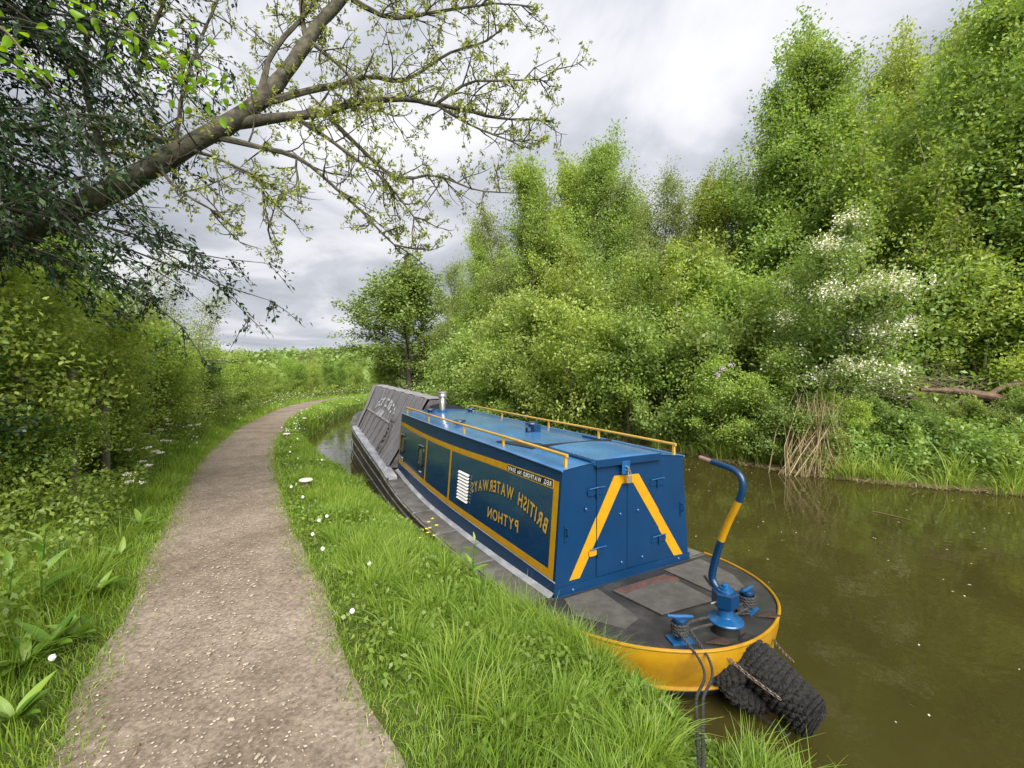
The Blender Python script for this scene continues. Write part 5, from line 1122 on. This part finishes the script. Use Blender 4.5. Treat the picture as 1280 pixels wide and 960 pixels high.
dock_plant(5, 2.75, .5, 12, .24, 'upright dock cut by the left edge', 15, True)
dock_plant(590, 3.9, .42, 9, .17, 'leafy plant growing against the hull below the lettering', 6, True)
dock_plant(600, 3.55, .30, 7, .14, 'small leafy plant in front of the hull beside the yellow flowers', 7, True)
dock_plant(800, 2.55, .25, 9, .10, 'low broad-leaved plant below the stern deck', 8)
dock_plant(845, 2.3, .25, 9, .10, 'low broad-leaved plant beside the mooring rope', 9)
# wall-flower like yellow flowers by the hull
x, y = at_px(538, 4.7); x = min(x, float(bank_n(y))-.12); g = float(ground_z(np.array(x), np.array(y))); yf = empty('yellow_flower', (x, y, g)); tag(yf, 'yellow flowers growing at the bank edge against the hull', 'flower'); rr = np.random.default_rng(9)
for i in range(9):
    q = np.array([rr.normal()*.06, rr.normal()*.05, rr.uniform(.16, .36)]); MB().tube([(0, 0, 0), q*.5+np.array([.02*rr.normal(), 0, 0]), q], .003, 5).build('stem', M['leaf_weed'], yf)
    mb = MB()
    for k in range(5): a = k*1.257+i; mb.quad(q, q+np.array([.014*math.cos(a-.5), .014*math.sin(a-.5), .006]), q+np.array([.024*math.cos(a), .024*math.sin(a), .010]), q+np.array([.014*math.cos(a+.5), .014*math.sin(a+.5), .006]))
    mb.build('petals', M['petal_yellow'], yf)
# dandelion clocks and other white heads dotted on the verge
ball = MB().lathe([(.002, -.017), (.012, -.012), (.017, 0), (.012, .012), (.002, .017)], n=10).mesh('seed_head', M['petal_white'], True); stem_m = MB().tube([(0, 0, 0), (.008, 0, .5), (0, 0, 1)], .004, 5).mesh('stem', M['leaf_weed'])
clocks = [(398, 652, 'by the nearest bollard, right'), (408, 647, 'by the nearest bollard, far right'), (386, 668, 'below the nearest bollard'), (374, 690, 'low beside the path edge'), (461, 705, 'in the middle of the verge'), (352, 612, 'left of the nearest bollard'), (378, 620, 'touching the nearest bollard foot'), (62, 832, 'in the dock leaves left of the path'), (415, 760, 'halfway down the verge'), (362, 568, 'between the two nearer bollards'), (372, 572, 'right between the two nearer bollards'), (402, 575, 'near the water gap')]
for i, (px, py, lab) in enumerate(clocks):
    Z = F*(EYE-1.0)/(py-YH); x = (px-640)/F*Z; x = max(x, float(path_r(Z))+.12) if px > 200 else x; g = float(ground_z(np.array(x), np.array(Z))); h = .13+.04*math.sin(i*3); t = empty('dandelion_clock', (x, Z, g)); tag(t, 'white dandelion clock '+lab, 'flower', 'dandelion clocks'); add('stem', stem_m, t, scale=(1, 1, h)); add('seed_head', ball, t, (0, 0, h+.012), scale=1+.02*Z)
# cow parsley at the hedge foot
for i, (px, Z, h, lab) in enumerate(((212, 7.0, .75, 'cow parsley with flat white heads at the hedge foot, nearest'), (196, 7.8, .8, 'cow parsley just behind the nearest one at the hedge foot'), (186, 6.2, .7, 'cow parsley with drooping heads left of the nearest one'), (228, 9.5, .8, 'cow parsley beyond the others at the hedge foot'), (250, 12, .9, 'cow parsley where the hedge narrows'), (170, 5.4, .6, 'short cow parsley by the hedge shadow'))):
    x, y = at_px(px, Z); x = min(x, float(path_l(y))-.35); g = float(ground_z(np.array(x), np.array(y))); t = empty('cow_parsley', (x, y, g)); tag(t, lab, 'plant', 'cow parsley along the hedge'); rr = np.random.default_rng(60+i)
    for k in range(4):
        q = np.array([rr.normal()*.13, rr.normal()*.13, h*rr.uniform(.7, 1.15)]); MB().tube([(0, 0, 0), q*.6+np.array([0, 0, .05]), q], .004, 5).build('stem', M['leaf_weed'], t)
        C = q+np.stack([rr.normal(size=60)*.024, rr.normal(size=60)*.024, rr.normal(size=60)*.008], 1); V, Q, rn = leaves(rr, C, .016, .014, None, 2, 0); tag(add('umbel', mesh_np('umbel', V, Q, M['blossom'], rn), t), kind='stuff')
# white heads scattered far along both verges
x, y = strip_pts(320, 9, 60, 1.0, lambda y: path_r(y)+.1, lambda y: bank_n(y)); x2, y2 = strip_pts(900, 9, 60, 1.0, lambda y: path_l(y)-1.8, lambda y: path_l(y)-.2); x = np.concatenate([x, x2]); y = np.concatenate([y, y2])
V, Q, rn = leaves(r, np.stack([x, y, ground_z(x, y)+r.uniform(.15, .6, len(x))*np.where(np.arange(len(x)) < 320, .6, 1.2)], 1), .035*(1+.035*y), .035*(1+.03*y), None, 1.5, 0); tag(add('white_wildflowers', mesh_np('white_wildflowers', V, Q, M['blossom'], rn)), 'small white wild flowers dotted along the verges', 'flowers', kind='stuff')
# floating bits
n = 320; y = 1.2+14*r.random(n)**1.4; a = np.maximum(bank_n(y)+.4, 2.2+.3*r.random(n)); x = a+(bank_f(y)-.3-a)*r.random(n); inb = [abs(to_boat((p, q, 0))[0]) > 1.35 or to_boat((p, q, 0))[1] < -1.9 for p, q in zip(x, y)]; x, y = x[inb], y[inb]
az = r.uniform(0, 6.28, len(x)); s = r.uniform(.006, .017, len(x))*(1+.05*y); c_, s_ = np.cos(az)*s, np.sin(az)*s; z = np.full(len(x), .004)
V = np.stack([np.stack([x-c_, y-s_, z], 1), np.stack([x+s_*.5, y-c_*.5, z], 1), np.stack([x+c_, y+s_, z], 1), np.stack([x-s_*.5, y+c_*.5, z], 1)], 1).reshape(-1, 3)
tag(add('floating_petals', mesh_np('floating_petals', V, np.arange(len(V)).reshape(-1, 4), M['blossom'], r.random(len(V)))), 'pale petals and specks drifting on the water', 'petals', kind='stuff')
p, q = pix(1092, 640, 7.9), pix(1140, 651, 7.7); Z1 = F*EYE/(640-YH); Z2 = F*EYE/(651-YH); p = np.array([(1092-640)/F*Z1, Z1, .006]); q = np.array([(1140-640)/F*Z2, Z2, .006])
tag(MB().tube([p, (p+q)/2+np.array([0, .02, .004]), q], [.010, .012, .006], 6).build('floating_stick', M['straw'], smooth=True), 'pale straw stick floating on the water', 'stick')
Z1 = F*EYE/(677-YH); tag(add('floating_leaf', dock[4], None, ((978-640)/F*Z1, Z1, .008), (0, 0, R(-70)), .11), 'single green leaf floating beside the tiller', 'leaf')
